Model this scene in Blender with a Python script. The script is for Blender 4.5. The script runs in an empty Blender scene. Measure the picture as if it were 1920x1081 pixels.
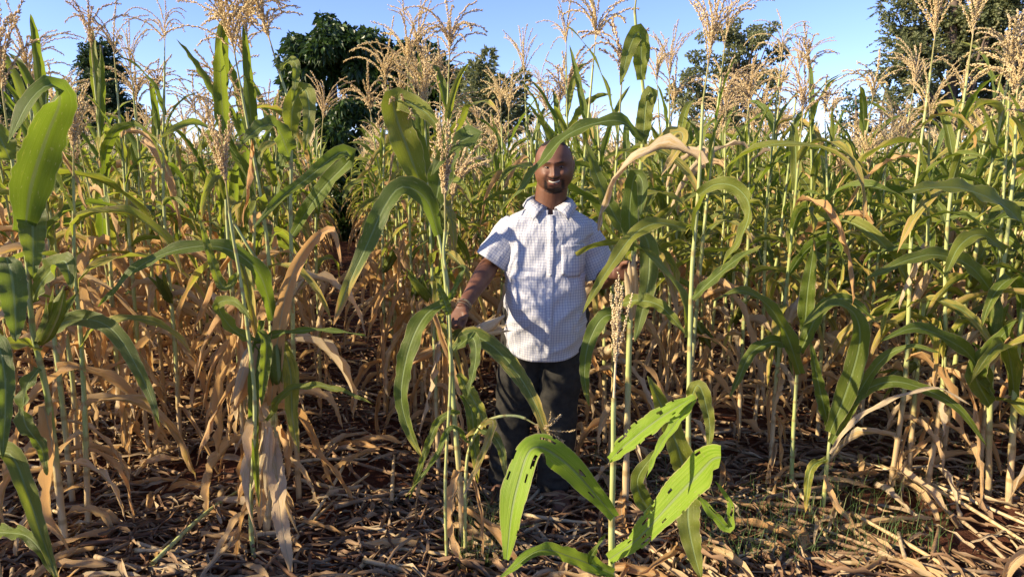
import bpy, math, random
import numpy as np
from mathutils import Vector, Matrix, noise

random.seed(7)
RNG = np.random.default_rng(7)
PI = math.pi
scene = bpy.context.scene
COL = scene.collection

# ------------------------------------------------------------------ camera
CAM_Z = 1.6
PITCH = math.radians(10.2)
FPX = 1274.0                      # focal length in pixels of the 1920 wide photograph
cam_d = bpy.data.cameras.new('camera')
cam_d.sensor_width = 36.0
cam_d.lens = FPX / 1920.0 * 36.0
cam_d.clip_start = 0.05
cam_d.clip_end = 2000.0
cam = bpy.data.objects.new('camera', cam_d)
cam.location = (0, 0, CAM_Z)
cam.rotation_euler = (PI / 2 - PITCH, 0, 0)
COL.objects.link(cam)
scene.camera = cam

# ------------------------------------------------------------------ light
SUN_TO = Vector((-0.86, -0.27, 0.46)).normalized()      # direction towards the sun
SUN_EL = math.asin(SUN_TO.z)
SUN_AZ = math.atan2(SUN_TO.x, SUN_TO.y)
w = bpy.data.worlds.new('World')
scene.world = w
w.use_nodes = True
wn = w.node_tree.nodes
bg = wn['Background']
sky = wn.new('ShaderNodeTexSky')
sky.sky_type = 'NISHITA'
sky.sun_disc = False
sky.sun_elevation = SUN_EL
sky.sun_rotation = SUN_AZ
sky.altitude = 1500
sky.air_density = 1.0
sky.dust_density = 0.25
sky.ozone_density = 4.0
tint = wn.new('ShaderNodeMix'); tint.data_type = 'RGBA'; tint.blend_type = 'MULTIPLY'; tint.inputs[0].default_value = 1.0
tint.inputs[7].default_value = (.97, .87, 1.07, 1)
w.node_tree.links.new(sky.outputs[0], tint.inputs[6]); w.node_tree.links.new(tint.outputs[2], bg.inputs[0])
bg.inputs[1].default_value = 0.12
sun_d = bpy.data.lights.new('sun', 'SUN')
sun_d.energy = 5.0
sun_d.angle = math.radians(0.53)
sun_d.color = (1.0, 0.83, 0.58)
sun = bpy.data.objects.new('sun', sun_d)
sun.rotation_euler = SUN_TO.to_track_quat('Z', 'Y').to_euler()
COL.objects.link(sun)
scene.view_settings.view_transform = 'Standard'
scene.view_settings.look = 'None'
scene.view_settings.gamma = 1.0
scene.view_settings.use_curve_mapping = False
scene.view_settings.exposure = 1.15
try:
    scene.cycles.max_bounces = 12
    scene.cycles.diffuse_bounces = 8
    scene.cycles.transmission_bounces = 8
    scene.cycles.transparent_max_bounces = 8
    scene.cycles.caustics_reflective = False
    scene.cycles.caustics_refractive = False
    scene.cycles.sample_clamp_indirect = 6.0
except Exception:
    pass

# ------------------------------------------------------------------ helpers
CP, SP = math.cos(PITCH), math.sin(PITCH)
def P(px, py, d):
    """the point of the place seen at photo pixel (px,py) and d metres ahead of the camera"""
    u = (px - 960.0) / FPX
    v = (540.5 - py) / FPX
    ry = CP + v * SP
    rz = -SP + v * CP
    t = d / ry
    return np.array([u * t, d, CAM_Z + rz * t])

def sstep(a, b, x):
    x = np.clip((x - a) / (b - a), 0, 1)
    return x * x * (3 - 2 * x)

def unit(v):
    n = np.linalg.norm(v, axis=-1, keepdims=True)
    return v / np.maximum(n, 1e-9)

ATTR = ('t', 's', 'dry', 'rnd')
class MB:
    """collects vertices, faces and four float attributes, then becomes one mesh"""
    def __init__(self):
        self.v = []; self.f = []; self.a = []; self.n = 0; self.m = []
    def add(self, v, f, t=0.0, s=0.0, dry=0.0, rnd=0.0, mat=0):
        v = np.asarray(v, float).reshape(-1, 3)
        k = len(v)
        at = np.zeros((k, 4))
        at[:, 0] = t; at[:, 1] = s; at[:, 2] = dry; at[:, 3] = rnd
        self.v.append(v); self.a.append(at)
        f = np.asarray(f, int)
        self.f.append(f + self.n)
        self.m.append(np.full(len(f), mat, int))
        self.n += k
    def arrays(self):
        V = np.concatenate(self.v); A = np.concatenate(self.a)
        return V, self.f, A
    def mesh(self, name, mats, smooth=True, offset=None):
        V = np.concatenate(self.v)
        if offset is not None:
            V = V - np.asarray(offset)
        A = np.concatenate(self.a)
        q = [x for x in self.f if x.shape[1] == 4]; tr = [x for x in self.f if x.shape[1] == 3]
        qm = [m for x, m in zip(self.f, self.m) if x.shape[1] == 4]; tm = [m for x, m in zip(self.f, self.m) if x.shape[1] == 3]
        nq = sum(len(x) for x in q); nt = sum(len(x) for x in tr)
        idx = np.concatenate([x.ravel() for x in q + tr])
        starts = np.concatenate([np.arange(nq) * 4, nq * 4 + np.arange(nt) * 3])
        me = bpy.data.meshes.new(name)
        me.vertices.add(len(V)); me.vertices.foreach_set('co', V.ravel())
        me.loops.add(len(idx)); me.loops.foreach_set('vertex_index', idx)
        me.polygons.add(nq + nt)
        me.polygons.foreach_set('loop_start', starts)
        me.polygons.foreach_set('loop_total', np.concatenate([np.full(nq, 4), np.full(nt, 3)]))
        me.polygons.foreach_set('use_smooth', np.full(nq + nt, smooth))
        if isinstance(mats, (list, tuple)):
            for m in mats: me.materials.append(m)
            me.polygons.foreach_set('material_index', np.concatenate(qm + tm))
        else:
            me.materials.append(mats)
        me.update(calc_edges=True)
        for i, n in enumerate(ATTR):
            at = me.attributes.new(n, 'FLOAT', 'POINT')
            at.data.foreach_set('value', A[:, i])
        return me

def link(name, mesh, parent=None, loc=(0, 0, 0), rot=(0, 0, 0), scale=(1, 1, 1)):
    o = bpy.data.objects.new(name, mesh)
    o.location = loc; o.rotation_euler = rot; o.scale = scale
    if parent is not None: o.parent = parent
    COL.objects.link(o)
    return o

def tag(o, label=None, cat=None, group=None, kind=None):
    if label: o['label'] = label
    if cat: o['category'] = cat
    if group: o['group'] = group
    if kind: o['kind'] = kind
    return o

def thing(name, label, cat, loc=(0, 0, 0), group=None, rotz=0.0):
    o = bpy.data.objects.new(name, None)
    o.empty_display_size = 0.1
    o.location = loc; o.rotation_euler = (0, 0, rotz)
    COL.objects.link(o)
    return tag(o, label, cat, group)

def grid_faces(n, m, wrap=False):
    """n rows of m verts"""
    i, j = np.meshgrid(np.arange(n - 1), np.arange(m if wrap else m - 1), indexing='ij')
    a = i * m + j; b = i * m + (j + 1) % m
    return np.stack([a, b, b + m, a + m], -1).reshape(-1, 4)

def spline(pts, n):
    pts = np.asarray(pts, float)
    if len(pts) == 2:
        t = np.linspace(0, 1, n)[:, None]
        return pts[0] * (1 - t) + pts[1] * t
    p = np.vstack([2 * pts[0] - pts[1], pts, 2 * pts[-1] - pts[-2]])
    out = []
    m = len(pts) - 1
    for k in range(m):
        p0, p1, p2, p3 = p[k:k + 4]
        tt = np.linspace(0, 1, 12, endpoint=(k == m - 1))[:, None]
        out.append(.5 * (2 * p1 + (p2 - p0) * tt + (2 * p0 - 5 * p1 + 4 * p2 - p3) * tt ** 2 + (3 * p1 - 3 * p2 + p3 - p0) * tt ** 3))
    c = np.vstack(out)
    L = np.concatenate([[0], np.cumsum(np.linalg.norm(np.diff(c[:, :3], axis=0), axis=1))])
    s = np.linspace(0, L[-1], n)
    return np.stack([np.interp(s, L, c[:, i]) for i in range(c.shape[1])], 1)

def tube(C, R, nseg=8, flat=None, hint=(0.13, 1, 0.2), cap=True):
    """tapered tube round the polyline C; R radii; flat scales the second axis"""
    C = np.asarray(C, float); n = len(C)
    R = np.broadcast_to(np.asarray(R, float), (n,))
    T = unit(np.gradient(C, axis=0))
    h = np.asarray(hint, float)
    A = unit(np.cross(T, h)); B = np.cross(T, A)
    fl = np.ones(n) if flat is None else np.broadcast_to(np.asarray(flat, float), (n,))
    th = np.linspace(0, 2 * PI, nseg, endpoint=False)
    V = C[:, None, :] + R[:, None, None] * (np.cos(th)[None, :, None] * A[:, None, :] + np.sin(th)[None, :, None] * B[:, None, :] * fl[:, None, None])
    V = V.reshape(-1, 3)
    F = [grid_faces(n, nseg, True)]
    tris = np.zeros((0, 3), int)
    if cap:
        V = np.vstack([V, C[:1], C[-1:]])
        c0, c1 = n * nseg, n * nseg + 1
        j = np.arange(nseg); j2 = (j + 1) % nseg
        tris = np.vstack([np.stack([np.full(nseg, c0), j2, j], 1), np.stack([np.full(nseg, c1), (n - 1) * nseg + j, (n - 1) * nseg + j2], 1)])
    return V, F[0], tris

def add_tube(mb, C, R, nseg=8, t=None, dry=0., rnd=0., mat=0, flat=None, cap=True, hint=(0.13, 1, 0.2)):
    V, F, T = tube(C, R, nseg, flat, hint, cap)
    n = len(C)
    tt = np.repeat(np.linspace(0, 1, n) if t is None else t, nseg)
    ss = np.tile(np.linspace(-1, 1, nseg), n)
    dd = np.repeat(np.broadcast_to(dry, (n,)), nseg)
    if cap:
        tt = np.append(tt, [tt[0], tt[-1]]); ss = np.append(ss, [0, 0]); dd = np.append(dd, [dd[0], dd[-1]])
    base = mb.n
    mb.add(V, F, tt, ss, dd, rnd, mat)
    if len(T):
        mb.f.append(T + base); mb.m.append(np.full(len(T), mat, int))

# ------------------------------------------------------------------ material helper
class NT:
    def __init__(self, name):
        self.m = bpy.data.materials.new(name); self.m.use_nodes = True
        self.t = self.m.node_tree; self.t.nodes.clear()
        self.out = self.t.nodes.new('ShaderNodeOutputMaterial')
    def n(self, typ, **kw):
        x = self.t.nodes.new('ShaderNode' + typ)
        for k, v in kw.items(): setattr(x, k, v)
        return x
    def set(self, sock, v):
        if isinstance(v, bpy.types.NodeSocket): self.t.links.new(v, sock)
        elif isinstance(v, (tuple, list)) and len(v) == 3 and sock.type == 'RGBA': sock.default_value = (*v, 1)
        else: sock.default_value = v
    def attr(self, name, out='Fac'):
        x = self.n('Attribute', attribute_name=name); return x.outputs[out]
    def math(self, op, a, b=0.0, c=0.0, clamp=False):
        x = self.n('Math', operation=op, use_clamp=clamp)
        self.set(x.inputs[0], a); self.set(x.inputs[1], b); self.set(x.inputs[2], c)
        return x.outputs[0]
    def mix(self, f, a, b, mode='MIX'):
        x = self.n('Mix', data_type='RGBA', blend_type=mode)
        self.set(x.inputs[0], f); self.set(x.inputs[6], a); self.set(x.inputs[7], b)
        return x.outputs[2]
    def range(self, v, a, b, c=0., d=1., smooth=True):
        x = self.n('MapRange', interpolation_type='SMOOTHSTEP' if smooth else 'LINEAR')
        for i, q in enumerate((v, a, b, c, d)): self.set(x.inputs[i], q)
        return x.outputs[0]
    def noise(self, vec, scale, detail=3., rough=.55, out=0):
        x = self.n('TexNoise'); 
        if vec is not None: self.set(x.inputs['Vector'], vec)
        x.inputs['Scale'].default_value = scale; x.inputs['Detail'].default_value = detail; x.inputs['Roughness'].default_value = rough
        return x.outputs[out]
    def xyz(self, x, y, z):
        c = self.n('CombineXYZ'); self.set(c.inputs[0], x); self.set(c.inputs[1], y); self.set(c.inputs[2], z); return c.outputs[0]
    def coord(self, which='Object'):
        return self.n('TexCoord').outputs[which]
    def bump(self, h, strength=.3, dist=.01, normal=None):
        b = self.n('Bump'); b.inputs['Strength'].default_value = strength; b.inputs['Distance'].default_value = dist
        self.set(b.inputs['Height'], h)
        if normal is not None: self.set(b.inputs['Normal'], normal)
        return b.outputs[0]
    def bsdf(self, col, rough=.6, spec=.4, normal=None, **kw):
        b = self.n('BsdfPrincipled'); self.set(b.inputs['Base Color'], col); self.set(b.inputs['Roughness'], rough)
        self.set(b.inputs['Specular IOR Level'], spec)
        if normal is not None: self.set(b.inputs['Normal'], normal)
        for k, v in kw.items(): self.set(b.inputs[k.replace('_', ' ')], v)
        return b.outputs[0]
    def done(self, sh):
        self.t.links.new(sh, self.out.inputs['Surface']); return self.m

def mat_leaf():
    k = NT('maize_leaf')
    t, s, dry, rnd = (k.attr(x) for x in ATTR)
    orn = k.n('ObjectInfo').outputs['Random']
    r = k.math('FRACT', k.math('ADD', rnd, orn))
    r2 = k.math('FRACT', k.math('MULTIPLY', r, 7.31))
    co = k.xyz(k.math('MULTIPLY', s, 3.0), k.math('MULTIPLY', t, 8.0), k.math('MULTIPLY', r, 37.0))
    n1 = k.noise(co, 1.0, 4.0, .6)                                    # blotches
    stv = k.xyz(k.math('MULTIPLY', s, 26.0), k.math('MULTIPLY', t, 1.6), k.math('MULTIPLY', r, 91.0))
    st = k.noise(stv, 1.0, 2.0, .5)                                   # parallel veins
    fine = k.noise(k.xyz(k.math('MULTIPLY', s, 60.0), k.math('MULTIPLY', t, 5.0), r), 1.0, 2.0)
    sa = k.math('ABSOLUTE', s)
    d = k.math('ADD', dry, k.math('MULTIPLY', k.math('SUBTRACT', n1, .5), .75))
    d = k.math('ADD', d, k.math('MULTIPLY', k.math('POWER', sa, 3.0), .10))
    d = k.math('ADD', d, k.math('MULTIPLY', k.math('SUBTRACT', st, .5), .35))
    g = k.mix(r, (.115, .160, .018), (.250, .250, .036))
    g = k.mix(k.range(r2, .5, 1.), g, (.105, .14, .035))
    g = k.mix(k.range(st, .35, .7), k.mix(.35, g, (.05, .09, .016)), k.mix(.25, g, (.16, .24, .06)))
    y = k.mix(r2, (.34, .33, .045), (.42, .34, .08))
    y2 = k.mix(r, (.50, .27, .06), (.52, .36, .15))
    b = k.mix(r2, (.71, .52, .28), (.66, .37, .14))
    b = k.mix(k.range(r, .55, .9), b, (.70, .58, .38))
    b = k.mix(k.range(fine, .3, .75), k.mix(.35, b, (.30, .16, .07)), b)
    c = k.mix(k.range(d, .22, .42), g, y)
    c = k.mix(k.range(d, .42, .60), c, y2)
    c = k.mix(k.range(d, .58, .75), c, b)
    c = k.mix(k.range(dry, -.85, -.55, 1., 0.), c, k.mix(k.range(st, .3, .7), (.19, .32, .02), (.30, .42, .05)))
    c = k.mix(k.range(dry, 1.1, 1.25), c, k.mix(k.range(st, .3, .7), (.62, .48, .28), (.78, .66, .42)))
    rib = k.range(sa, .05, .11, 1., 0.)
    ribc = k.mix(k.range(d, .3, .6), (.27, .35, .13), (.60, .48, .28))
    c = k.mix(k.math('MULTIPLY', rib, .85), c, ribc)
    spots = k.noise(k.xyz(k.math('MULTIPLY', s, 14.), k.math('MULTIPLY', t, 38.), k.math('MULTIPLY', r, 13.)), 1., 2.)
    c = k.mix(k.math('MULTIPLY', k.range(spots, .64, .72), .6), c, (.42, .36, .18))
    c = k.mix(k.math('MULTIPLY', k.range(sa, .93, .99), .7), c, (.48, .40, .2))
    gd = k.range(d, .45, .7)
    tr = k.mix(gd, k.mix(r, (.34, .50, .02), (.46, .55, .03)), (.68, .42, .15))
    tr = k.mix(.5, tr, c)
    tr = k.mix(rib, tr, k.mix(.5, tr, (.1, .1, .03)))
    h = k.math('ADD', k.math('MULTIPLY', st, .6), k.math('MULTIPLY', fine, .4))
    h = k.math('ADD', h, k.math('MULTIPLY', rib, -.8))
    nb = k.bump(h, .6, .005)
    rough = k.range(d, .4, .7, .46, .75)
    geo = k.n('NewGeometry')
    p = k.bsdf(c, rough, k.range(d, .4, .7, .27, .2), nb)
    tl = k.n('BsdfTranslucent'); k.set(tl.inputs[0], tr)
    mx = k.n('MixShader'); k.set(mx.inputs[0], k.range(d, .4, .7, .42, .40)); k.set(mx.inputs[1], p); k.set(mx.inputs[2], tl.outputs[0])
    return k.done(mx.outputs[0])

def mat_stalk():
    k = NT('maize_stalk')
    t, s, dry, rnd = (k.attr(x) for x in ATTR)
    orn = k.n('ObjectInfo').outputs['Random']
    r = k.math('FRACT', k.math('ADD', rnd, orn))
    co = k.coord()
    mp = k.n('Mapping'); mp.inputs['Scale'].default_value = (60, 60, 6); k.set(mp.inputs[0], co)
    st = k.noise(mp.outputs[0], 1.0, 3.)
    n1 = k.noise(co, 9.0, 3.)
    d = k.math('ADD', dry, k.math('MULTIPLY', k.math('SUBTRACT', n1, .5), .5))
    g = k.mix(r, (.24, .30, .065), (.36, .39, .13))
    g = k.mix(k.range(st, .3, .7), g, (.42, .45, .19))
    b = k.mix(r, (.60, .47, .26), (.48, .34, .17))
    b = k.mix(k.range(st, .35, .75), k.mix(.4, b, (.3, .18, .08)), b)
    c = k.mix(k.range(d, .3, .65), g, b)
    c = k.mix(k.math('MULTIPLY', k.range(s, .6, .9), .65), c, (.24, .16, .06))      # node rings
    nb = k.bump(st, .3, .003)
    return k.done(k.bsdf(c, .5, .4, nb))

def mat_tassel():
    k = NT('dry_tassel')
    rnd = k.attr('rnd'); t = k.attr('t')
    orn = k.n('ObjectInfo').outputs['Random']
    r = k.math('FRACT', k.math('ADD', rnd, orn))
    n1 = k.noise(k.coord(), 60., 2.)
    c = k.mix(r, (.80, .66, .36), (.70, .54, .27))
    c = k.mix(k.range(orn, .6, 1.), c, (.70, .55, .33))
    c = k.mix(k.range(orn, .0, .3, 1., 0.), c, (.52, .36, .20))
    c = k.mix(k.math('MULTIPLY', k.range(n1, .35, .7), .8), c, (.88, .74, .46))
    c = k.mix(k.range(t, .0, .12, 1, 0), c, (.42, .42, .16))
    p = k.bsdf(c, .7, .2)
    tl = k.n('BsdfTranslucent'); k.set(tl.inputs[0], c)
    mx = k.n('MixShader'); mx.inputs[0].default_value = .4; k.set(mx.inputs[1], p); k.set(mx.inputs[2], tl.outputs[0])
    return k.done(mx.outputs[0])

def mat_simple(name, col, rough=.6, spec=.3, col2=None, scale=10., bump=0.):
    k = NT(name)
    c = col
    n1 = k.noise(k.coord(), scale, 4.)
    if col2: c = k.mix(k.range(n1, .35, .65), col, col2)
    nb = k.bump(n1, bump, .01) if bump else None
    return k.done(k.bsdf(c, rough, spec, nb))

def mat_litter():
    k = NT('crop_litter')
    t, s, dry, rnd = (k.attr(x) for x in ATTR)
    orn = k.n('ObjectInfo').outputs['Random']
    r = k.math('FRACT', k.math('ADD', rnd, orn)); r2 = k.math('FRACT', k.math('MULTIPLY', r, 5.7))
    n1 = k.noise(k.xyz(k.math('MULTIPLY', s, 8.), k.math('MULTIPLY', t, 3.), k.math('MULTIPLY', r, 50.)), 1., 3.)
    c = k.mix(r, (.35, .235, .13), (.14, .075, .042))
    c = k.mix(k.range(r2, .55, .95), c, (.45, .35, .21))
    c = k.mix(k.range(r2, .0, .3, 1, 0), c, (.13, .065, .032))
    c = k.mix(k.math('MULTIPLY', k.range(n1, .4, .7), .6), c, (.12, .06, .03))
    return k.done(k.bsdf(c, .75, .25, k.bump(n1, .4, .004)))

def mat_soil():
    k = NT('red_soil')
    co = k.coord()
    n1 = k.noise(co, 2.2, 5., .6); n2 = k.noise(co, 22., 5., .7); n3 = k.noise(co, 110., 3., .7)
    c = k.mix(k.range(n1, .35, .65), (.065, .023, .013), (.105, .040, .023))
    c = k.mix(k.math('MULTIPLY', k.range(n2, .45, .75), .7), c, (.15, .075, .045))
    c = k.mix(k.math('MULTIPLY', k.range(n3, .55, .75), .5), c, (.22, .14, .08))
    h = k.math('ADD', n2, k.math('MULTIPLY', n3, .5))
    return k.done(k.bsdf(c, .92, .12, k.bump(h, .9, .02)))

def mat_foliage(name, c1, c2, c3, trans=.3, tcol=(.2, .3, .03), rough=.45):
    k = NT(name)
    rnd = k.attr('rnd')
    c = k.mix(rnd, c1, c2)
    c = k.mix(k.range(rnd, .8, 1.), c, c3)
    p = k.bsdf(c, rough, .4)
    tl = k.n('BsdfTranslucent'); k.set(tl.inputs[0], k.mix(.5, c, tcol))
    mx = k.n('MixShader'); mx.inputs[0].default_value = trans; k.set(mx.inputs[1], p); k.set(mx.inputs[2], tl.outputs[0])
    return k.done(mx.outputs[0])

M_TASSEL_PALE = mat_simple('lit_tone_tassel', (.60, .46, .25), .7, .2, (.80, .66, .40), 60.)  # foreground tassel stands in shade; its sunlit tone is put into the colour
M_LEAF = mat_leaf(); M_STALK = mat_stalk(); M_TASSEL = mat_tassel(); M_LITTER = mat_litter(); M_SOIL = mat_soil()
M_BARK = mat_simple('bark', (.16, .12, .09), .85, .1, (.09, .065, .05), 14., .5)
M_SILK = mat_simple('silk', (.10, .045, .025), .8, .2, (.05, .02, .012), 60.)
# ------------------------------------------------------------------ the ground: one sheet of red soil
def axis(fine0, fine1, step, far, grow=1.22):
    c = list(np.arange(fine0, fine1 + 1e-6, step))
    s = step
    a = c[0]; lo = []
    while a > -far:
        s *= grow; a -= s; lo.append(a)
    s = step; b = c[-1]; hi = []
    while b < far:
        s *= grow; b += s; hi.append(b)
    return np.array(lo[::-1] + c + hi)

def ground_z(x, y):
    """gentle undulation, low ridges along the planted rows"""
    x = np.asarray(x, float); y = np.asarray(y, float)
    r = np.hypot(x, y - 6)
    f = np.clip(1 - r / 30, 0, 1)
    z = .018 * np.sin(x * 2.1 + 1.3 * np.sin(y * .9)) * np.cos(y * 1.7 + x * .6)
    z = z + .012 * np.sin(x * 5.3 + y * 2.2) * np.sin(y * 4.1 - x * 1.2)
    return z * f
gx = axis(-5, 5, .05, 700); gy = axis(1.5, 9, .05, 900)
GX, GY = np.meshgrid(gx, gy, indexing='ij')
GZ = ground_z(GX, GY)
near = ((np.abs(GX) < 6) & (GY > 1) & (GY < 10))
for (i, j) in np.argwhere(near):
    p = (GX[i, j], GY[i, j], 0.)
    GZ[i, j] += .020 * noise.noise((p[0] * 4, p[1] * 4, 3.)) + .014 * abs(noise.noise((p[0] * 13, p[1] * 13, 7.)))
mb = MB()
mb.add(np.stack([GX, GY, GZ], -1).reshape(-1, 3), grid_faces(len(gx), len(gy))[:, ::-1])
g = link('ground', mb.mesh('ground', M_SOIL)); tag(g, 'dark red bare soil under the maize field', None, None, 'structure')
g['kind'] = 'structure'

# ------------------------------------------------------------------ leaf ribbons
def width_profile(t):
    return (.5 + .5 * sstep(0, .25, t)) * np.maximum(1 - t ** 2.3, 0) ** .72 + .02

def ribbon(C, N, W, na=5, fold=.3, wave=.0, wf=5., dry=0., rng=None, crumple=0., curl=0.):
    """leaf blade: centre line C, surface normal N, half widths W; returns verts, faces, t, s, dry"""
    rng = rng or random
    n = len(C)
    T = unit(np.gradient(C, axis=0))
    N = unit(N - (N * T).sum(1)[:, None] * T)
    S = np.cross(T, N)
    s = np.linspace(-1, 1, na)
    t = np.linspace(0, 1, n)
    ph = rng.uniform(0, 6.28); ph2 = rng.uniform(0, 6.28)
    V = np.zeros((n, na, 3))
    W0 = W
    for j, sv in enumerate(s):
        W = W0 * (np.array([1 - (.16 if n < 40 else .045) * rng.random() ** 2 for _ in range(n)]) if abs(sv) > .99 else 1.)
        lift = abs(sv) * math.sin(fold)
        cu = curl * sv * sv
        wv = wave * (abs(sv) ** 1.5) * np.sin(t * wf * 2 * PI + (ph if sv < 0 else ph2)) * (1 - .5 * t)
        if crumple:
            wv = wv + crumple * np.array([rng.uniform(-1, 1) for _ in range(n)])
        V[:, j] = C + S * (sv * W * math.cos(fold) * (1 - .35 * abs(curl) * abs(sv)))[:, None] + N * ((lift + cu) * W + wv)[:, None]
    tt = np.repeat(t, na); ss = np.tile(s, n)
    dd = np.broadcast_to(dry, (n,)) if np.ndim(dry) else np.full(n, dry)
    return V.reshape(-1, 3), grid_faces(n, na), tt, ss, np.repeat(dd, na)

def dry_profile(base, t, tip=.25):
    return base + tip * np.clip((t - .55) / .45, 0, 1) ** 1.5

def leaf_curve(L, th0, th1, p=1.3, sway=.0, n=14, kink=None, rng=None):
    rng = rng or random
    t = np.linspace(0, 1, n)
    th = th0 + (th1 - th0) * t ** p
    if kink:
        kt, ka = kink
        th = th + ka * sstep(kt - .05, kt + .06, t)
    ph = sway * np.sin(t * 3.1 + rng.uniform(0, 6)) 
    ds = L / (n - 1)
    d = np.stack([np.sin(th) * np.cos(ph), np.sin(th) * np.sin(ph), np.cos(th)], 1)
    C = np.vstack([[0, 0, 0], np.cumsum(d[:-1] * ds, axis=0)])
    # surface normal: perpendicular to the tangent inside the vertical plane
    N = np.stack([-np.cos(th) * np.cos(ph), -np.cos(th) * np.sin(ph), np.sin(th)], 1)
    return C, N, d

def rot_about(N, T, a):
    c = np.cos(a)[:, None]; s_ = np.sin(a)[:, None]
    return N * c + np.cross(T, N) * s_

def proc_leaf(kind, rng, n=14, na=5):
    """kind: green, erect, yellow, dry"""
    if kind == 'green':
        L = rng.uniform(.48, .80); W = rng.uniform(.026, .042)
        C, N, T = leaf_curve(L, rng.uniform(.2, .5), rng.uniform(2.3, 3.15), rng.uniform(.65, 1.5), rng.uniform(-.25, .25), n,
                             (rng.uniform(.35, .6), rng.uniform(.2, .8)) if rng.random() < .35 else None, rng)
        tw = rng.uniform(-1.8, 1.8); wave = .014; fold = rng.uniform(.2, .75); dr = rng.uniform(-.05, .27); tip = rng.uniform(.1, .5)
        cr = 0.; cu = 0
    elif kind == 'erect':
        L = rng.uniform(.38, .6); W = rng.uniform(.026, .038)
        C, N, T = leaf_curve(L, rng.uniform(.15, .5), rng.uniform(.6, 2.0), rng.uniform(1.2, 2.2), rng.uniform(-.2, .2), n, None, rng)
        tw = rng.uniform(-.9, .9); wave = .008; fold = rng.uniform(.3, .6); dr = rng.uniform(-.05, .15); tip = rng.uniform(.0, .3)
        cr = 0.; cu = 0
    elif kind == 'yellow':
        L = rng.uniform(.5, .8); W = rng.uniform(.028, .042)
        C, N, T = leaf_curve(L, rng.uniform(.2, .55), rng.uniform(2.8, 3.2), rng.uniform(.4, .9), rng.uniform(-.35, .35), n, None, rng)
        tw = rng.uniform(-2.2, 2.2); wave = .012; fold = rng.uniform(.1, .6); dr = rng.uniform(.22, .45); tip = rng.uniform(.2, .4)
        cr = .002; cu = rng.uniform(0, .5)
    else:
        L = rng.uniform(.42, .78); W = rng.uniform(.018, .038)
        C, N, T = leaf_curve(L, rng.uniform(.3, .8), rng.uniform(2.95, 3.25), rng.uniform(.2, .5), rng.uniform(-.4, .4), n, None, rng)
        tw = rng.uniform(-4, 4); wave = .016; fold = rng.uniform(.2, .9); dr = rng.uniform(.66, .95); tip = 0.
        cr = .005; cu = rng.uniform(.2, 1.1)
        C = C + np.cumsum(np.array([[rng.uniform(-1, 1) for _ in range(3)] for _ in range(n)]) * .006, axis=0) * np.linspace(0, 1, n)[:, None]
    t = np.linspace(0, 1, n)
    a = tw * t ** 1.4 + rng.uniform(-.2, .2)
    N = rot_about(N, T, a)
    W = W * width_profile(t)
    return ribbon(C, N, W, na, fold, wave, rng.uniform(2.5, 6), dry_profile(dr, t, tip), rng, cr, cu)

def leaf_mesh(kind, rng, i):
    mb = MB(); V, F, t, s, d = proc_leaf(kind, rng, 16 if kind != 'dry' else 18, 5)
    mb.add(V, F, t, s, d, rng.random())
    return mb.mesh('leaf_' + kind, M_LEAF)
LR = random.Random(11)
LIB = {k: [leaf_mesh(k, LR, i) for i in range(n)] for k, n in (('green', 30), ('erect', 14), ('yellow', 18), ('dry', 34))}

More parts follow.
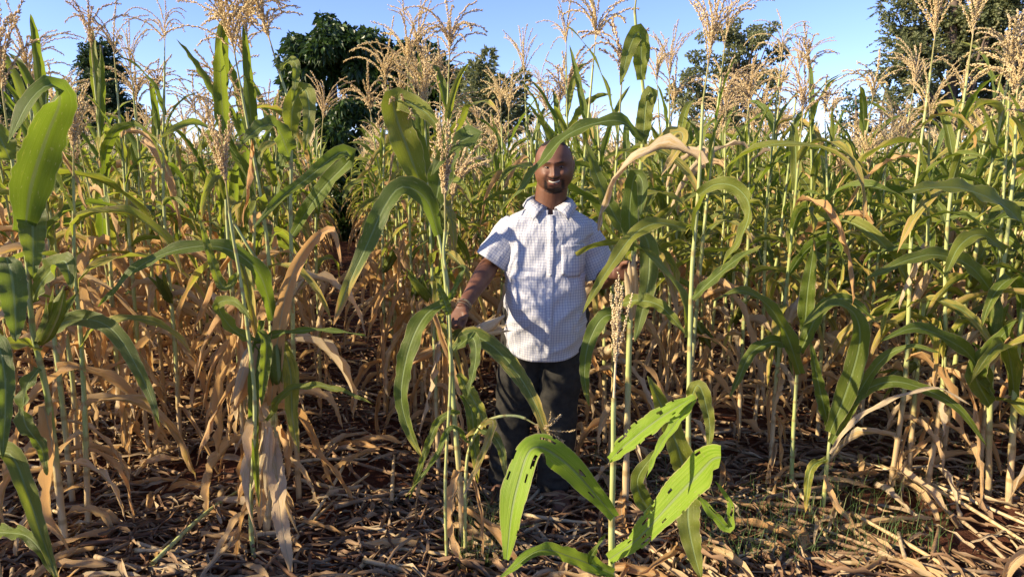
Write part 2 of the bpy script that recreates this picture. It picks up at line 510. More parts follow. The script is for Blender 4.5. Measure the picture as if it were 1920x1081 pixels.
# ------------------------------------------------------------------ tassels
def tassel_arrays(rng, mb, nb=14, L=.30, droop=1.6, spread=.9, full=True, up=(0, 0, 1), base=(0, 0, 0), rnd=0., stiff=1.3, thick=1.):
    """a maize tassel: central spike and arching side branches hung with spikelets"""
    upv = np.array(up, float); upv /= np.linalg.norm(upv)
    ax = unit(np.cross(upv, [.3, .9, .1])[None])[0]; bx = np.cross(upv, ax)
    base = np.array(base, float)
    ped = .10 * L / .3
    n = 9 if full else 5
    for b in range(nb + 1):
        main = b == 0
        h = ped + (0 if main else rng.uniform(0, .10) * L / .3)
        Lb = (L * 1.0 if main else L * rng.uniform(.55, .95))
        az = rng.uniform(0, 6.28)
        th0 = rng.uniform(0, .1) if main else rng.uniform(.15, .5) * spread
        th1 = rng.uniform(.1, .5) * droop if main else th0 + rng.uniform(.45, 1.25) * droop
        t = np.linspace(0, 1, n)
        th = th0 + (th1 - th0) * t ** stiff
        azz = az + rng.uniform(-.5, .5) * t
        d = (np.sin(th) * np.cos(azz))[:, None] * ax + (np.sin(th) * np.sin(azz))[:, None] * bx + np.cos(th)[:, None] * upv
        C = base + upv * h + np.vstack([[0, 0, 0], np.cumsum(d[:-1] * Lb / (n - 1), axis=0)])
        if full:
            add_tube(mb, C, np.linspace(.0016, .0007, n) * thick, 3, rnd=rnd, cap=False, t=np.full(n, .5))
            ns = int(Lb / .0064)
            Cs = spline(C, ns); Ts = unit(np.gradient(Cs, axis=0))
            for k in range(int(ns * .12), ns):
                for rep in range(3 if main else 2):
                    o = np.array([rng.gauss(0, 1) for _ in range(3)]); o = o - o.dot(Ts[k]) * Ts[k]; o /= np.linalg.norm(o) + 1e-6
                    dr = Ts[k] * .95 + o * .5 + np.array([0, 0, -.15]); dr /= np.linalg.norm(dr)
                    ln = rng.uniform(.009, .0145) * thick; wd = ln * .2
                    p0 = Cs[k]; q = np.cross(dr, o); q /= np.linalg.norm(q) + 1e-6
                    v = [p0, p0 + dr * ln * .5 + o * wd, p0 + dr * ln * .5 - o * wd * .5 + q * wd, p0 + dr * ln * .5 - o * wd * .5 - q * wd, p0 + dr * ln]
                    mb.add(v, [(0, 1, 2), (0, 2, 3), (0, 3, 1), (4, 2, 1), (4, 3, 2), (4, 1, 3)], .5, 0, 0, rnd + rng.uniform(-.2, .2))
        else:
            z = np.cross(d, upv) + 1e-3; z = unit(z)
            wv = np.array([.0045 if i % 2 else .007 for i in range(n)]) * (1 if not main else 1.4); wv[0] = .001; wv[-1] = .002
            V = np.stack([C - z * wv[:, None], C + z * wv[:, None]], 1).reshape(-1, 3)
            mb.add(V, grid_faces(n, 2), .5, 0, 0, rnd + rng.uniform(-.2, .2))
    pc = np.array([base, base + upv * (ped + .09 * L / .3)])
    add_tube(mb, pc, [.004, .0022], 5 if full else 3, t=np.array([0, .1]), rnd=rnd, cap=False)

TR = random.Random(5)
TASSELS = []
for i in range(16):
    m_ = MB()
    tassel_arrays(TR, m_, nb=TR.randint(8, 15), L=TR.uniform(.26, .36), droop=TR.uniform(1.0, 2.1), spread=TR.uniform(.7, 1.4), thick=1.35)
    TASSELS.append(m_.mesh('tassel', M_TASSEL))
NARROW = []
for i in range(3):
    m_ = MB()
    tassel_arrays(TR, m_, nb=TR.randint(8, 12), L=TR.uniform(.24, .28), droop=.25, spread=.45, thick=1.3)
    NARROW.append(m_.mesh('tassel_narrow', M_TASSEL))

# ------------------------------------------------------------------ ears of maize in their husks
def ear_arrays(mb, rng, L=.21, R=.026, dry=.8, rnd=0., n=12, ns=14, loose=3):
    z = np.linspace(0, 1, n)
    prof = (sstep(-.12, .22, z) * (1 - sstep(.55, 1.03, z) * .86)) * R
    C = np.stack([.02 * L / .2 * z ** 2, 0 * z, z * L], 1)
    V, F, T = tube(C, prof, ns)
    th = np.tile(np.linspace(0, 2 * PI, ns, endpoint=False), n)
    k = np.vstack([V[:n * ns] - np.repeat(C, ns, 0)])
    V[:n * ns] += k * (.07 * np.sin(th * 5 + np.repeat(z, ns) * 1.5))[:, None]
    tt = np.append(np.repeat(z, ns), [0, 1]); ss = np.append(np.tile(np.linspace(-1, 1, ns), n) * .9 + .12, [0.5, 0.5])
    b = mb.n; mb.add(V, F, tt, ss, dry, rnd); mb.f.append(T + b); mb.m.append(np.zeros(len(T), int))
    for i in range(loose):
        a = rng.uniform(0, 6.28); m = 8; t = np.linspace(0, 1, m)
        out = R * (.75 + .6 * np.sin(t * PI * .55)) + .02 * t ** 3 * rng.uniform(.3, 2.5)
        Cc = np.stack([out * math.cos(a), out * math.sin(a), t * L * rng.uniform(.75, 1.12)], 1)
        N = np.tile([math.cos(a), math.sin(a), .05], (m, 1))
        V, F, tt, ss, dd = ribbon(Cc, N, R * .75 * np.sin(np.clip(t * .93 + .07, 0, 1) * PI) ** .6, 5, -.55, .003, 2, dry, rng)
        mb.add(V, F, tt, ss * .9 + .12, dd, rnd + .1 * i)
ER = random.Random(3)
EARS = {}
for nm, dr in (('dry', .85), ('green', .18), ('pale', 1.3)):
    EARS[nm] = []
    for i in range(5):
        m_ = MB(); ear_arrays(m_, ER, ER.uniform(.19, .25), ER.uniform(.024, .029), dr, ER.random())
        EARS[nm].append(m_.mesh('ear_' + nm, M_LEAF))
m_ = MB()
for i in range(26):
    a = ER.uniform(0, 6.28); r = ER.uniform(.1, 1)
    p = np.array([[0, 0, 0], [.006 * math.cos(a) * r, .006 * math.sin(a) * r, .02], [.016 * math.cos(a) * r, .016 * math.sin(a) * r, .035 - .02 * r]])
    add_tube(m_, spline(p, 4), [.0014, .0012, .001, .0006], 3, cap=False)
SILK = m_.mesh('silk', M_SILK)

# ------------------------------------------------------------------ stalks
def add_stalk(mb, C, r0, r1, nodes=11, dryfrom=.75, dryto=.0, nseg=8, rnd=0., nn=None):
    """C: centre line from the ground up; nodes swell, lower part straw coloured"""
    n = nn or nodes * 4 + 1
    Cs = spline(C, n); t = np.linspace(0, 1, n)
    R = r0 + (r1 - r0) * t ** 1.2
    fr = (t * nodes) % 1.0
    ring = np.where(np.minimum(fr, 1 - fr) < .13, 1., 0.) if nn is None else np.zeros(n)
    R = R * (1 + .16 * ring)
    # sheath flares a little below each node
    R = R * (1 + .14 * np.clip((fr - .3) / .7, 0, 1))
    d = dryfrom + (dryto - dryfrom) * sstep(.05, .55, t)
    V, F, T = tube(Cs, R, nseg)
    mb.add(V, F, np.append(np.repeat(t, nseg), [0, 1]), np.append(np.repeat(ring, nseg), [0, 0]), np.append(np.repeat(d, nseg), [dryfrom, dryto]), rnd)
    return Cs
SR = random.Random(9)
STALKS = []
for i in range(14):
    dx, dy = SR.uniform(-.09, .09), SR.uniform(-.09, .09)
    k = SR.uniform(-.03, .03)
    C = np.array([[0, 0, -.02], [dx * .15 + k, dy * .15 - k, .3], [dx * .45 - k, dy * .4 + k, .66], [dx, dy, 1.0]])
    m_ = MB(); m_cs = []
    # built at unit height, radii pre-divided so that xy scale stays 1
    add_stalk(m_, C, .0125, .0045, 12, SR.uniform(.6, .9), SR.uniform(-.1, .2), rnd=SR.random())
    STALKS.append((m_.mesh('stalk', M_STALK), spline(C, 41)))

def green_at(x, y):
    """how green the crop stands: drier on the left, greener to the right"""
    return float(np.clip(.47 + .10 * x / max(y, 2) * 2.2 + .05 * math.sin(x * 1.3 + y), .28, .75))

def furnish(root, Cw, H, rng, base, gr, tassel=True, ears=True, skip=(), az0=None, nleaf=None, leafscale=1., tas_mesh=None, tscale=None, lowcut=.10, topcut=.93):
    """hang leaves, ears and a tassel on a stalk whose centre line (in root space) is Cw"""
    n = nleaf or rng.randint(13, 16)
    az = rng.uniform(0, 6.28) if az0 is None else az0
    L = len(Cw)
    for i in range(n):
        f = lowcut + (topcut - lowcut) * (i + rng.uniform(-.25, .25)) / (n - 1)
        f = min(max(f, .06), .97)
        if any(a < f < b for a, b in skip): continue
        p = Cw[int(f * (L - 1))]
        a = az + PI * (i % 2) + rng.gauss(0, .35)
        if f < 1 - gr - rng.uniform(-.08, .10):
            kind = 'dry'
        elif f < 1 - gr + .16 and rng.random() < .65:
            kind = 'yellow'
        elif f > topcut - .13: kind = 'erect' if rng.random() < .75 else 'yellow'
        else: kind = 'green'
        if kind == 'green' and rng.random() < .22: kind = 'yellow'
        if kind == 'erect' and rng.random() < .12: kind = 'dry'
        me = rng.choice(LIB[kind])
        s = rng.uniform(.8, 1.1) * leafscale * (1.0 if kind != 'green' else (1.08 - .5 * max(0, f - .6)))
        if kind == 'dry' and f < .35: s *= .75
        if topcut < .9 and f > .6: s *= .72
        link('leaf', me, root, p, (rng.gauss(0, .08), rng.gauss(0, .08), a), (s, s, s))
    if ears:
        for k in range(rng.choice((1, 1, 2, 2))):
            f = rng.uniform(.38, .55)
            p = Cw[int(f * (L - 1))]
            a = az + PI / 2 + PI * k + rng.uniform(-.4, .4)
            nm = ('dry' if rng.random() < .55 else 'pale') if rng.random() < 1.15 - gr else 'green'
            tilt = rng.uniform(.25, .7) if rng.random() < .75 else rng.uniform(1.7, 2.6)
            s = rng.uniform(.85, 1.1)
            e = link('ear', rng.choice(EARS[nm]), root, p + np.array([math.cos(a), math.sin(a), 0]) * .008, (0, 0, 0), (s, s, s))
            e.rotation_euler = (Matrix.Rotation(a, 3, 'Z') @ Matrix.Rotation(tilt, 3, 'Y')).to_euler()
    if tassel:
        top = Cw[-1]; dr = Cw[-1] - Cw[-4]
        s = tscale or rng.uniform(.85, 1.15)
        t = link('tassel', tas_mesh or rng.choice(TASSELS), root, top, (0, 0, 0), (s, s, s))
        q = Vector(dr).to_track_quat('Z', 'Y').to_matrix() @ Matrix.Rotation(rng.uniform(0, 6.28), 3, 'Z')
        t.rotation_euler = q.to_euler()

def maize_plant(x, y, H, rng, label, group, gr=None, top=None, name='maize_plant', **kw):
    """a whole maize plant: Empty at its foot > stalk, leaves, ears, tassel"""
    z0 = float(ground_z(x, y))
    me, C = rng.choice(STALKS)
    root = thing(name, label, 'maize plant', (x, y, z0), group)
    rot = rng.uniform(0, 6.28)
    c, s = math.cos(rot), math.sin(rot)
    Cw = np.stack([C[:, 0] * c - C[:, 1] * s, C[:, 0] * s + C[:, 1] * c, C[:, 2] * H], 1)
    if top is not None:                                   # shift the foot so that the tassel sits where it should
        root.location = (top[0] - Cw[-1][0], top[1] - Cw[-1][1], z0)
    link('stalk', me, root, (0, 0, 0), (0, 0, rot), (1, 1, H))
    furnish(root, Cw, H, rng, None, green_at(x, y) if gr is None else gr, **kw)
    return root
# ------------------------------------------------------------------ trees behind the field
M_FOL_DARK = mat_foliage('dark_foliage', (.018, .040, .010), (.040, .075, .016), (.085, .14, .03), .16, (.12, .22, .03), .42)
M_FOL_MID = mat_foliage('mid_foliage', (.05, .08, .022), (.10, .13, .035), (.18, .20, .06), .25, (.18, .25, .04), .5)
M_FOL_GREY = mat_foliage('grey_foliage', (.14, .165, .07), (.21, .225, .10), (.34, .32, .17), .4, (.2, .22, .06), .55)
M_FOL_CONIFER = mat_foliage('conifer_foliage', (.020, .045, .018), (.045, .08, .028), (.08, .12, .04), .18, (.1, .18, .03), .6)

def add_leaves(mb, C, D, L, W, rng_, up=.0, droop=.0, rnd=None, bend=.3):
    """many small leaves at points C pointing along D: each a folded rhombus of 2 quads' worth of triangles"""
    n = len(C)
    D = unit(D)
    R = rng_.normal(size=(n, 3)); R[:, 2] += up
    S = unit(np.cross(D, R)); Nn = np.cross(S, D)
    L = np.broadcast_to(L, (n,))[:, None] * rng_.uniform(.7, 1.25, (n, 1)); W = np.broadcast_to(W, (n,))[:, None]
    tip = C + D * L - np.array([0, 0, 1.]) * L * droop
    mid = C + D * L * .45 + Nn * L * bend * .3
    V = np.stack([C, mid + S * W, tip, mid - S * W], 1).reshape(-1, 3)
    b = np.arange(n)[:, None] * 4
    F = np.concatenate([b + np.array([0, 1, 2]), b + np.array([0, 2, 3])])
    r = rng_.uniform(0, 1, n) if rnd is None else rnd
    mb.add(V, F, .5, 0, 0, np.repeat(r, 4))

def clump_points(clumps, dens, rng_):
    """points near the surface of many ellipsoid clumps; clumps (x,y,z,rx,ry,rz)"""
    P_, D_ = [], []
    for c in clumps:
        c = np.array(c, float); r = c[3:]
        n = int(dens * (r[0] * r[2] + r[1] * r[2] + r[0] * r[1]) / 3 * 4)
        d = unit(rng_.normal(size=(n, 3)))
        rr = rng_.uniform(.35, 1.05, (n, 1)) ** .6
        P_.append(c[:3] + d * r * rr); D_.append(d)
    return np.vstack(P_), np.vstack(D_)

def limbs(mb, base, top, r0, targets, rng, r1=.02, seg=7, wig=.06):
    base = np.array(base, float); top = np.array(top, float)
    n = 9; t = np.linspace(0, 1, n)[:, None]
    H = np.linalg.norm(top - base)
    C = base * (1 - t) + top * t + np.array([[rng.gauss(0, wig * H * .1), rng.gauss(0, wig * H * .1), 0] for _ in range(n)]) * t
    add_tube(mb, C, np.linspace(r0, max(r1, r0 * .25), n), seg, t=np.linspace(0, 1, n))
    for tg in targets:
        tg = np.array(tg, float)
        f = np.clip((tg[2] - base[2]) / (top[2] - base[2] + 1e-6) * .7 - .08 + rng.uniform(-.05, .05), .15, .95)
        st = C[int(f * (n - 1))]
        md = (st + tg) / 2 + np.array([rng.gauss(0, .08), rng.gauss(0, .08), -.06 * np.linalg.norm(tg - st)])
        rr = r0 * (1 - f * .7) * .4
        add_tube(mb, spline([st, md, tg], 6), np.linspace(rr, .012, 6), 5, t=np.linspace(0, 1, 6))

def img_clumps(spec, d, dj, rng, depthr=None):
    """clumps from their place in view: (px,py,rx_px,ry_px)"""
    out = []
    for (px, py, rx, ry) in spec:
        dd = d + rng.uniform(-dj, dj)
        c = P(px, py, dd); k = dd / FPX
        rz = ry * k; rxx = rx * k
        out.append((c[0], c[1], c[2], rxx, (depthr or rxx), rz))
    return out

def tree(name, label, d, trunk, clumps, mat, dens, L, W, rng, mode='leaf', r0=.14, dj=.5, group=None, droop=.0, up=.6, cat='tree', sprays=None, limbn=18, sub=0):
    base = P(trunk[0], 310, d); base[2] = -.05
    top = P(trunk[1], trunk[2], d)
    root = thing(name, label, cat, (base[0], base[1], 0), group)
    off = np.array([base[0], base[1], 0])
    cl = img_clumps(clumps, d, dj, rng)
    if sub:                                      # break every clump up into small ones
        c2 = []
        for c in cl:
            for _ in range(sub):
                v = np.array([rng.gauss(0, 1) for _ in range(3)]); v /= np.linalg.norm(v)
                q = rng.uniform(.4, 1.0); f = rng.uniform(.28, .50)
                c2.append((c[0] + v[0] * c[3] * q, c[1] + v[1] * c[4] * q, c[2] + v[2] * c[5] * q, c[3] * f, c[4] * f, c[5] * f * .8))
        cl = c2
    nr = np.random.default_rng(rng.randint(0, 9999))
    mb = MB()
    tg = [c[:3] for c in rng.sample(cl, min(limbn, len(cl)))]
    limbs(mb, base, top, r0, tg, rng)
    link('trunk', mb.mesh('trunk', M_BARK, offset=off), root)
    mb = MB()
    C, D = clump_points(cl, dens, nr)
    if mode == 'leaf':
        D = D + nr.normal(size=D.shape) * .7; D[:, 2] -= droop
        add_leaves(mb, C, D, L, W, nr, up=up, droop=droop * .3)
    elif mode == 'feather':                      # drooping feathery sprays, each of many fine leaflets
        D = D * .8 + nr.normal(size=D.shape) * .45; D[:, 2] += .15 - droop; D = unit(D)
        n = len(C); m = 9
        lens = nr.uniform(.6, 1.3, n) * L * 3.2
        tone = nr.uniform(0, 1, n)
        for k in range(m):
            f = (k + .5) / m
            Q = C + D * (lens * f)[:, None]; Q[:, 2] -= lens * f * f * .35
            for sgn in (-1, 1):
                S = unit(np.cross(D, nr.normal(size=(n, 3)) * .35 + [0, 0, 1]))
                E = unit(D * .8 + S * sgn * .7 + np.array([0, 0, -.15]))
                add_leaves(mb, Q, E, L * (1.1 - .6 * f), W, nr, up=1., rnd=np.clip(tone + nr.normal(size=n) * .1, 0, 1))
    crown = link('crown', mb.mesh('crown', mat, smooth=False, offset=off), root)
    return root

TG = random.Random(21)
# tall dark broadleaf tree with drooping glossy leaves
cl = [(560, 80, 24, 22), (680, 90, 26, 30), (620, 62, 34, 26), (580, 90, 42, 34), (650, 95, 45, 40), (555, 130, 30, 38), (610, 150, 60, 50), (670, 150, 32, 48), (575, 200, 42, 50),
      (640, 215, 55, 50), (600, 265, 55, 45), (655, 285, 45, 45), (620, 330, 60, 40), (600, 100, 50, 40), (690, 215, 22, 60), (640, 390, 60, 50), (680, 330, 30, 50)]
tree('broadleaf_tree', 'tall dense dark green broadleaf tree with drooping glossy leaves, left of centre', 15.5, (620, 625, 70), cl, M_FOL_DARK, 800, .17, .045, TG, droop=.75, sub=9, r0=.16)
cl = [(715, 95, 34, 26), (800, 105, 30, 24), (848, 150, 26, 26), (760, 100, 34, 26), (735, 130, 50, 40), (700, 120, 28, 34), (790, 130, 35, 35), (830, 165, 30, 42), (770, 190, 60, 50), (850, 200, 22, 40), (710, 200, 35, 45), (750, 250, 60, 40), (820, 245, 40, 40), (830, 120, 15, 20), (720, 150, 40, 30)]
tree('broadleaf_tree', 'dark spreading tree behind the densest bunch of tan tassels, beside the tallest dark tree', 17.5, (770, 775, 120), cl, M_FOL_DARK, 560, .17, .045, TG, droop=.5, sub=7)
# feathery conifers on the left
cl = [(190, 95, 22, 18), (175, 120, 28, 22), (205, 130, 40, 26), (180, 165, 36, 28), (215, 180, 42, 30), (185, 215, 48, 34), (225, 240, 45, 34), (180, 270, 50, 40), (220, 300, 50, 40), (160, 110, 14, 14)]
tree('conifer_tree', 'dark cypress-like conifer standing alone behind the left rows of maize', 19, (195, 190, 85), cl, M_FOL_CONIFER, 380, .09, .020, TG, mode='feather', droop=.0, sub=5)
cl = [(20, 130, 26, 22), (5, 165, 30, 30), (45, 170, 24, 28), (10, 210, 40, 36), (50, 230, 30, 36), (20, 270, 50, 40), (75, 250, 26, 28)]
tree('conifer_tree', 'dark conifer at the left edge behind a cloud of tan tassels', 19.5, (15, 12, 125), cl, M_FOL_CONIFER, 380, .09, .020, TG, mode='feather', sub=5)

# young feathery tree of long upright fronds
def frond_tree(label, d, base_px, fronds, rng):
    b = P(base_px[0], 310, d); b[2] = -.05
    root = thing('frond_tree', label, 'tree', (b[0], b[1], 0)); off = np.array([b[0], b[1], 0])
    mb = MB(); hub = P(*base_px, d)
    add_tube(mb, spline([b, (b + hub) / 2 + [.05, 0, 0], hub], 8), np.linspace(.06, .035, 8), 7, t=np.linspace(0, 1, 8))
    link('trunk', mb.mesh('trunk', M_BARK, offset=off), root)
    nr = np.random.default_rng(4)
    for fr in fronds:
        m2 = MB()
        pts = [hub] + [P(x, y, d + rng.uniform(-.3, .3)) for (x, y) in fr]
        C = spline(pts, 34); add_tube(m2, C, np.linspace(.012, .003, 34), 4, t=np.linspace(0, 1, 34), cap=False)
        T = unit(np.gradient(C, axis=0))
        for rep in range(16):
            Q = C[3:]; TT = T[3:]
            S = unit(np.cross(TT, np.array([0, -1., .2]) + nr.normal(size=Q.shape) * .25))
            for sg in (-1, 1):
                ln = .38 * np.sin(np.linspace(.35, 2.95, len(Q))) + .03
                off2 = nr.uniform(0, 1, (len(Q), 1))
                E = unit(S * sg + TT * .55 + nr.normal(size=Q.shape) * .12)
                add_leaves(m2, Q + E * ln[:, None] * off2 * .8, unit(E + nr.normal(size=Q.shape) * .5), .11, .024, nr, up=1.)
        link('frond', m2.mesh('frond', M_FOL_GREY, smooth=False, offset=off), root)
frond_tree('young tree with long upright feathery fronds, right of the densest bunch of tassels', 13.5, (905, 300),
           [[(880, 200), (868, 135)], [(895, 190), (918, 98)], [(915, 210), (945, 150)], [(930, 220), (985, 140)], [(890, 240), (850, 215)], [(925, 250), (990, 215)], [(900, 200), (890, 120)], [(940, 240), (975, 180)], [(910, 180), (905, 130)]], TG)

# airy small-leaved tree right of centre
cl = [(1385, 50, 30, 18), (1430, 62, 26, 20), (1350, 75, 34, 24), (1400, 95, 46, 28), (1445, 105, 24, 28), (1330, 115, 32, 26), (1375, 140, 50, 30), (1430, 150, 34, 30), (1300, 150, 32, 26),
      (1345, 180, 46, 32), (1410, 200, 46, 32), (1290, 200, 34, 30), (1340, 230, 50, 30), (1440, 230, 28, 30), (1400, 255, 50, 30), (1290, 250, 34, 28), (1262, 180, 18, 22), (1345, 285, 70, 25)]
tree('airy_tree', 'airy small-leaved tree with several thin upright stems, right of the man', 20, (1370, 1390, 60), cl, M_FOL_GREY, 800, .10, .034, TG, droop=.25, sub=7, r0=.12, limbn=40, dj=.9)
cl = [(1600, 175, 26, 14), (1580, 205, 26, 18), (1625, 195, 24, 16), (1600, 225, 36, 18), (1650, 232, 36, 22), (1690, 225, 30, 24), (1570, 240, 22, 16), (1630, 262, 60, 22), (1700, 265, 40, 24)]
tree('small_tree', 'small dark bushy tree between the airy tree and the big feathery tree', 24, (1610, 1605, 180), cl, M_FOL_DARK, 200, .13, .035, TG, droop=.2, sub=6, limbn=14, dj=.8)
# the big feathery tree on the right
cl = [(1700, 10, 40, 26), (1720, 55, 44, 30), (1690, 95, 34, 24), (1665, 130, 26, 16), (1735, 115, 46, 30), (1700, 160, 40, 24), (1670, 190, 22, 14), (1745, 195, 44, 30), (1780, 30, 50, 34), (1790, 100, 50, 40),
      (1850, 20, 60, 36), (1840, 90, 60, 40), (1900, 60, 50, 50), (1900, 140, 50, 50), (1830, 165, 54, 40), (1790, 235, 50, 34), (1870, 235, 60, 40), (1760, -40, 60, 30), (1860, -60, 90, 50), (1940, -20, 60, 60), (1960, 180, 60, 80), (1720, 250, 40, 28), (1840, 285, 70, 22)]
tree('feathery_tree', 'big feathery silver-green tree with a bare dark trunk at the upper right', 15, (1798, 1790, -120), cl, M_FOL_GREY, 250, .10, .022, TG, mode='feather', droop=.15, sub=5, r0=.2, limbn=34, dj=1.0)
# leaning bare pole of the small trunk beside it
mb = MB(); p0 = P(1640, 300, 18); p1 = P(1652, 220, 18); p2 = P(1662, 165, 18); p0[2] = 0
add_tube(mb, spline([p0, p1, p2], 8), np.linspace(.06, .035, 8), 7, t=np.linspace(0, 1, 8))
o = link('bare_trunk', mb.mesh('bare_trunk', M_BARK)); tag(o, 'thin bare leaning trunk left of the big feathery tree', 'tree')
# low growth that closes the view beyond the field
nr = np.random.default_rng(8); mb = MB()
cl = []
for i in range(150):
    x = nr.uniform(-42, 42); y = nr.uniform(27, 40)
    cl.append((x, y, nr.uniform(.2, 1.3), nr.uniform(.8, 2.), nr.uniform(.8, 1.5), nr.uniform(.5, 1.25)))
C, D = clump_points(cl, 55, nr)
add_leaves(mb, C, D + nr.normal(size=D.shape) * .6, .26, .08, nr, up=.6)
o = link('far_bushes', mb.mesh('far_bushes', M_FOL_MID, smooth=False)); tag(o, 'low green bushes and hedges beyond the maize field', None, None, 'stuff'); o['kind'] = 'stuff'
# ------------------------------------------------------------------ hero plants, traced one by one
def G(px, py):
    """ground point seen at a pixel"""
    v = (540.5 - py) / FPX; ry = CP + v * SP; rz = -SP + v * CP
    t = -CAM_Z / rz
    return np.array([(px - 960) / FPX * t, ry * t, 0.])

CAMP = np.array([0, 0, CAM_Z])
def px_leaf(root, off, pts, d, w, dry=0., fold=.25, tip=.25, roll=0., wave=.013, n=30, na=7, hint=(1., .55), holes=0., curl=0., crumple=0., name='leaf', wp=None, rng=None):
    """a leaf whose centre line passes through photo pixels at depths d (number or (first,last))"""
    rng = rng or HR
    k = len(pts)
    ds = np.linspace(d[0], d[1], k) if isinstance(d, (tuple, list)) else np.full(k, float(d))
    W3 = np.array([P(p[0], p[1], dd) for p, dd in zip(pts, ds)])
    C = spline(W3, n); T = unit(np.gradient(C, axis=0))
    h = unit(CAMP - C) * hint[0] + np.array([0, 0, hint[1]]) + (np.array(SUN_TO) * hint[2] if len(hint) > 2 else 0)
    N = unit(h - (h * T).sum(1)[:, None] * T)
    t = np.linspace(0, 1, n)
    N = rot_about(N, T, roll * (.3 + .7 * t) if np.ndim(roll) == 0 else np.interp(t, np.linspace(0, 1, len(roll)), roll))
    V, F, tt, ss, dd = ribbon(C, N, w * (width_profile(t) if wp is None else np.interp(t, np.linspace(0, 1, len(wp)), wp)), na, fold, wave, rng.uniform(3, 6), dry_profile(dry, t, tip), rng, crumple, curl)
    if holes:
        keep = []
        for f in F:
            t0, s0 = tt[f].mean(), ss[f].mean()
            v = noise.noise((s0 * 5.0, t0 * 9.0, holes * 7.3))
            if v > .43 and .12 < t0 < .93 and abs(s0) > .1: continue
            if abs(s0) > .85 and noise.noise((s0 * 2, t0 * 22., holes * 3.1)) > .34: continue
            keep.append(f)
        F = np.array(keep)
    mb = MB(); mb.add(V, F, tt, ss, dd, rng.random())
    o = link(name, mb.mesh(name, M_LEAF, offset=off), root)
    return o

HR = random.Random(77)
def hero(label, stalk, r=.012, leaves=(), gr=.5, extra=0, skip=(), tassel=None, ears=(), dryfrom=.7, dryto=.0, r1=.005, group='maize plants along the near edge of the field', foot=None, nodes=10, lowcut=.1, d_extra_az=None):
    """stalk: [(px,py,d)...] from the lowest seen point up"""
    W3 = np.array([P(*s) for s in stalk])
    f = W3[0].copy() if foot is None else np.array(foot, float)
    f[2] = float(ground_z(f[0], f[1]))
    root = thing('maize_plant', label, 'maize plant', tuple(f), group)
    pts = W3 if W3[0][2] < .06 else np.vstack([f, W3])
    pts = pts.copy(); pts[0][2] = -.02
    mb = MB()
    Cs = add_stalk(mb, pts, r, r1, nodes, dryfrom, dryto, 10, HR.random())
    link('stalk', mb.mesh('stalk', M_STALK, offset=f), root)
    for lf in leaves:
        lf = dict(lf); px_leaf(root, f, lf.pop('p'), lf.pop('d'), lf.pop('w'), **lf)
    Cw = spline(pts, 41) - f
    if extra:
        furnish(root, Cw, None, HR, None, gr, tassel=False, ears=False, skip=skip, nleaf=extra, lowcut=lowcut, az0=d_extra_az)
    if tassel:
        me, s, dirv = tassel
        t = link('tassel', me, root, Cw[-1], (0, 0, 0), (s, s, s))
        dr = Vector(dirv) if dirv else Vector(Cw[-1] - Cw[-4])
        t.rotation_euler = dr.to_track_quat('Z', 'Y').to_euler()
    for (p0, p1, d, kind, s) in ears:
        a = P(p0[0], p0[1], d); b = P(p1[0], p1[1], d)
        L = np.linalg.norm(b - a)
        me = EARS[kind][HR.randrange(5)]
        e = link('ear', me, root, tuple(a - f), (0, 0, 0), (s, s, L / .22))
        e.rotation_euler = Vector(b - a).to_track_quat('Z', 'X').to_euler()
        if kind == 'green':
            sk = link('silk', SILK, e, (.018, 0, .205), (0, 0, 0), (1, 1, 1))
    return root

def tassel_custom(nb, L, droop, spread, seed, stiff=1.3, thick=1.05, mat=None):
    r = random.Random(seed); m = MB(); tassel_arrays(r, m, nb, L, droop, spread, stiff=stiff, thick=thick)
    return m.mesh('tassel', mat or M_TASSEL)

# left edge
hero('big maize plant at the left edge with one broad folded leaf glowing green', [(118, 985, 2.6), (92, 760, 2.55), (62, 620, 2.5), (50, 480, 2.45), (30, 350, 2.45), (14, 240, 2.45)], .014,
     [dict(p=[(47, 430), (58, 350), (88, 255), (112, 190), (96, 158), (55, 190), (15, 268)], d=(2.35, 2.0), w=.066, dry=.10, wave=.006, hint=(1, .2), tip=.0, fold=.2, roll=(0, 0, .2, .5, .9, .7)),
      dict(p=[(40, 440), (58, 400), (62, 460), (62, 520)], d=(2.4, 2.3), w=.05, dry=-.05),
      dict(p=[(12, 482), (22, 520), (28, 580), (30, 640)], d=(2.2, 2.1), w=.047, dry=-.1, hint=(1, 0)),
      dict(p=[(70, 655), (45, 645), (10, 648), (-30, 668)], d=(2.45, 2.1), w=.04, dry=.38),
      dict(p=[(68, 640), (108, 610), (165, 598), (215, 622), (258, 690), (285, 750), (300, 800)], d=(2.5, 2.2), w=.036, dry=-.1, roll=.3),
      dict(p=[(72, 690), (48, 730), (46, 790), (78, 840), (88, 890)], d=(2.5, 2.35), w=.036, dry=.1, roll=(0, 1.2, -.5, .5), wave=.015),
      dict(p=[(60, 560), (85, 520), (120, 490), (135, 540)], d=(2.5, 2.3), w=.055, dry=-.05),
      dict(p=[(82, 760), (100, 850), (95, 950), (130, 1030)], d=(2.55, 2.4), w=.05, dry=.85, roll=(0, 1, 2, 1), curl=.6, crumple=.003),
      dict(p=[(20, 300), (-10, 250), (-40, 300)], d=2.4, w=.04, dry=.0)],
     extra=14, skip=((.3, 1.0),), gr=.2, ears=[((75, 645), (132, 548), 2.35, 'green', 1.15)], tassel=(TASSELS[3], 1.0, None))
hero('thin maize plant just right of the broad folded leaf, straight pale stalk', [(165, 965, 2.75), (160, 800, 2.75), (152, 640, 2.75), (140, 500, 2.75), (138, 330, 2.75)], .012, [], gr=.45, extra=12, tassel=(NARROW[0], 1.0, None))
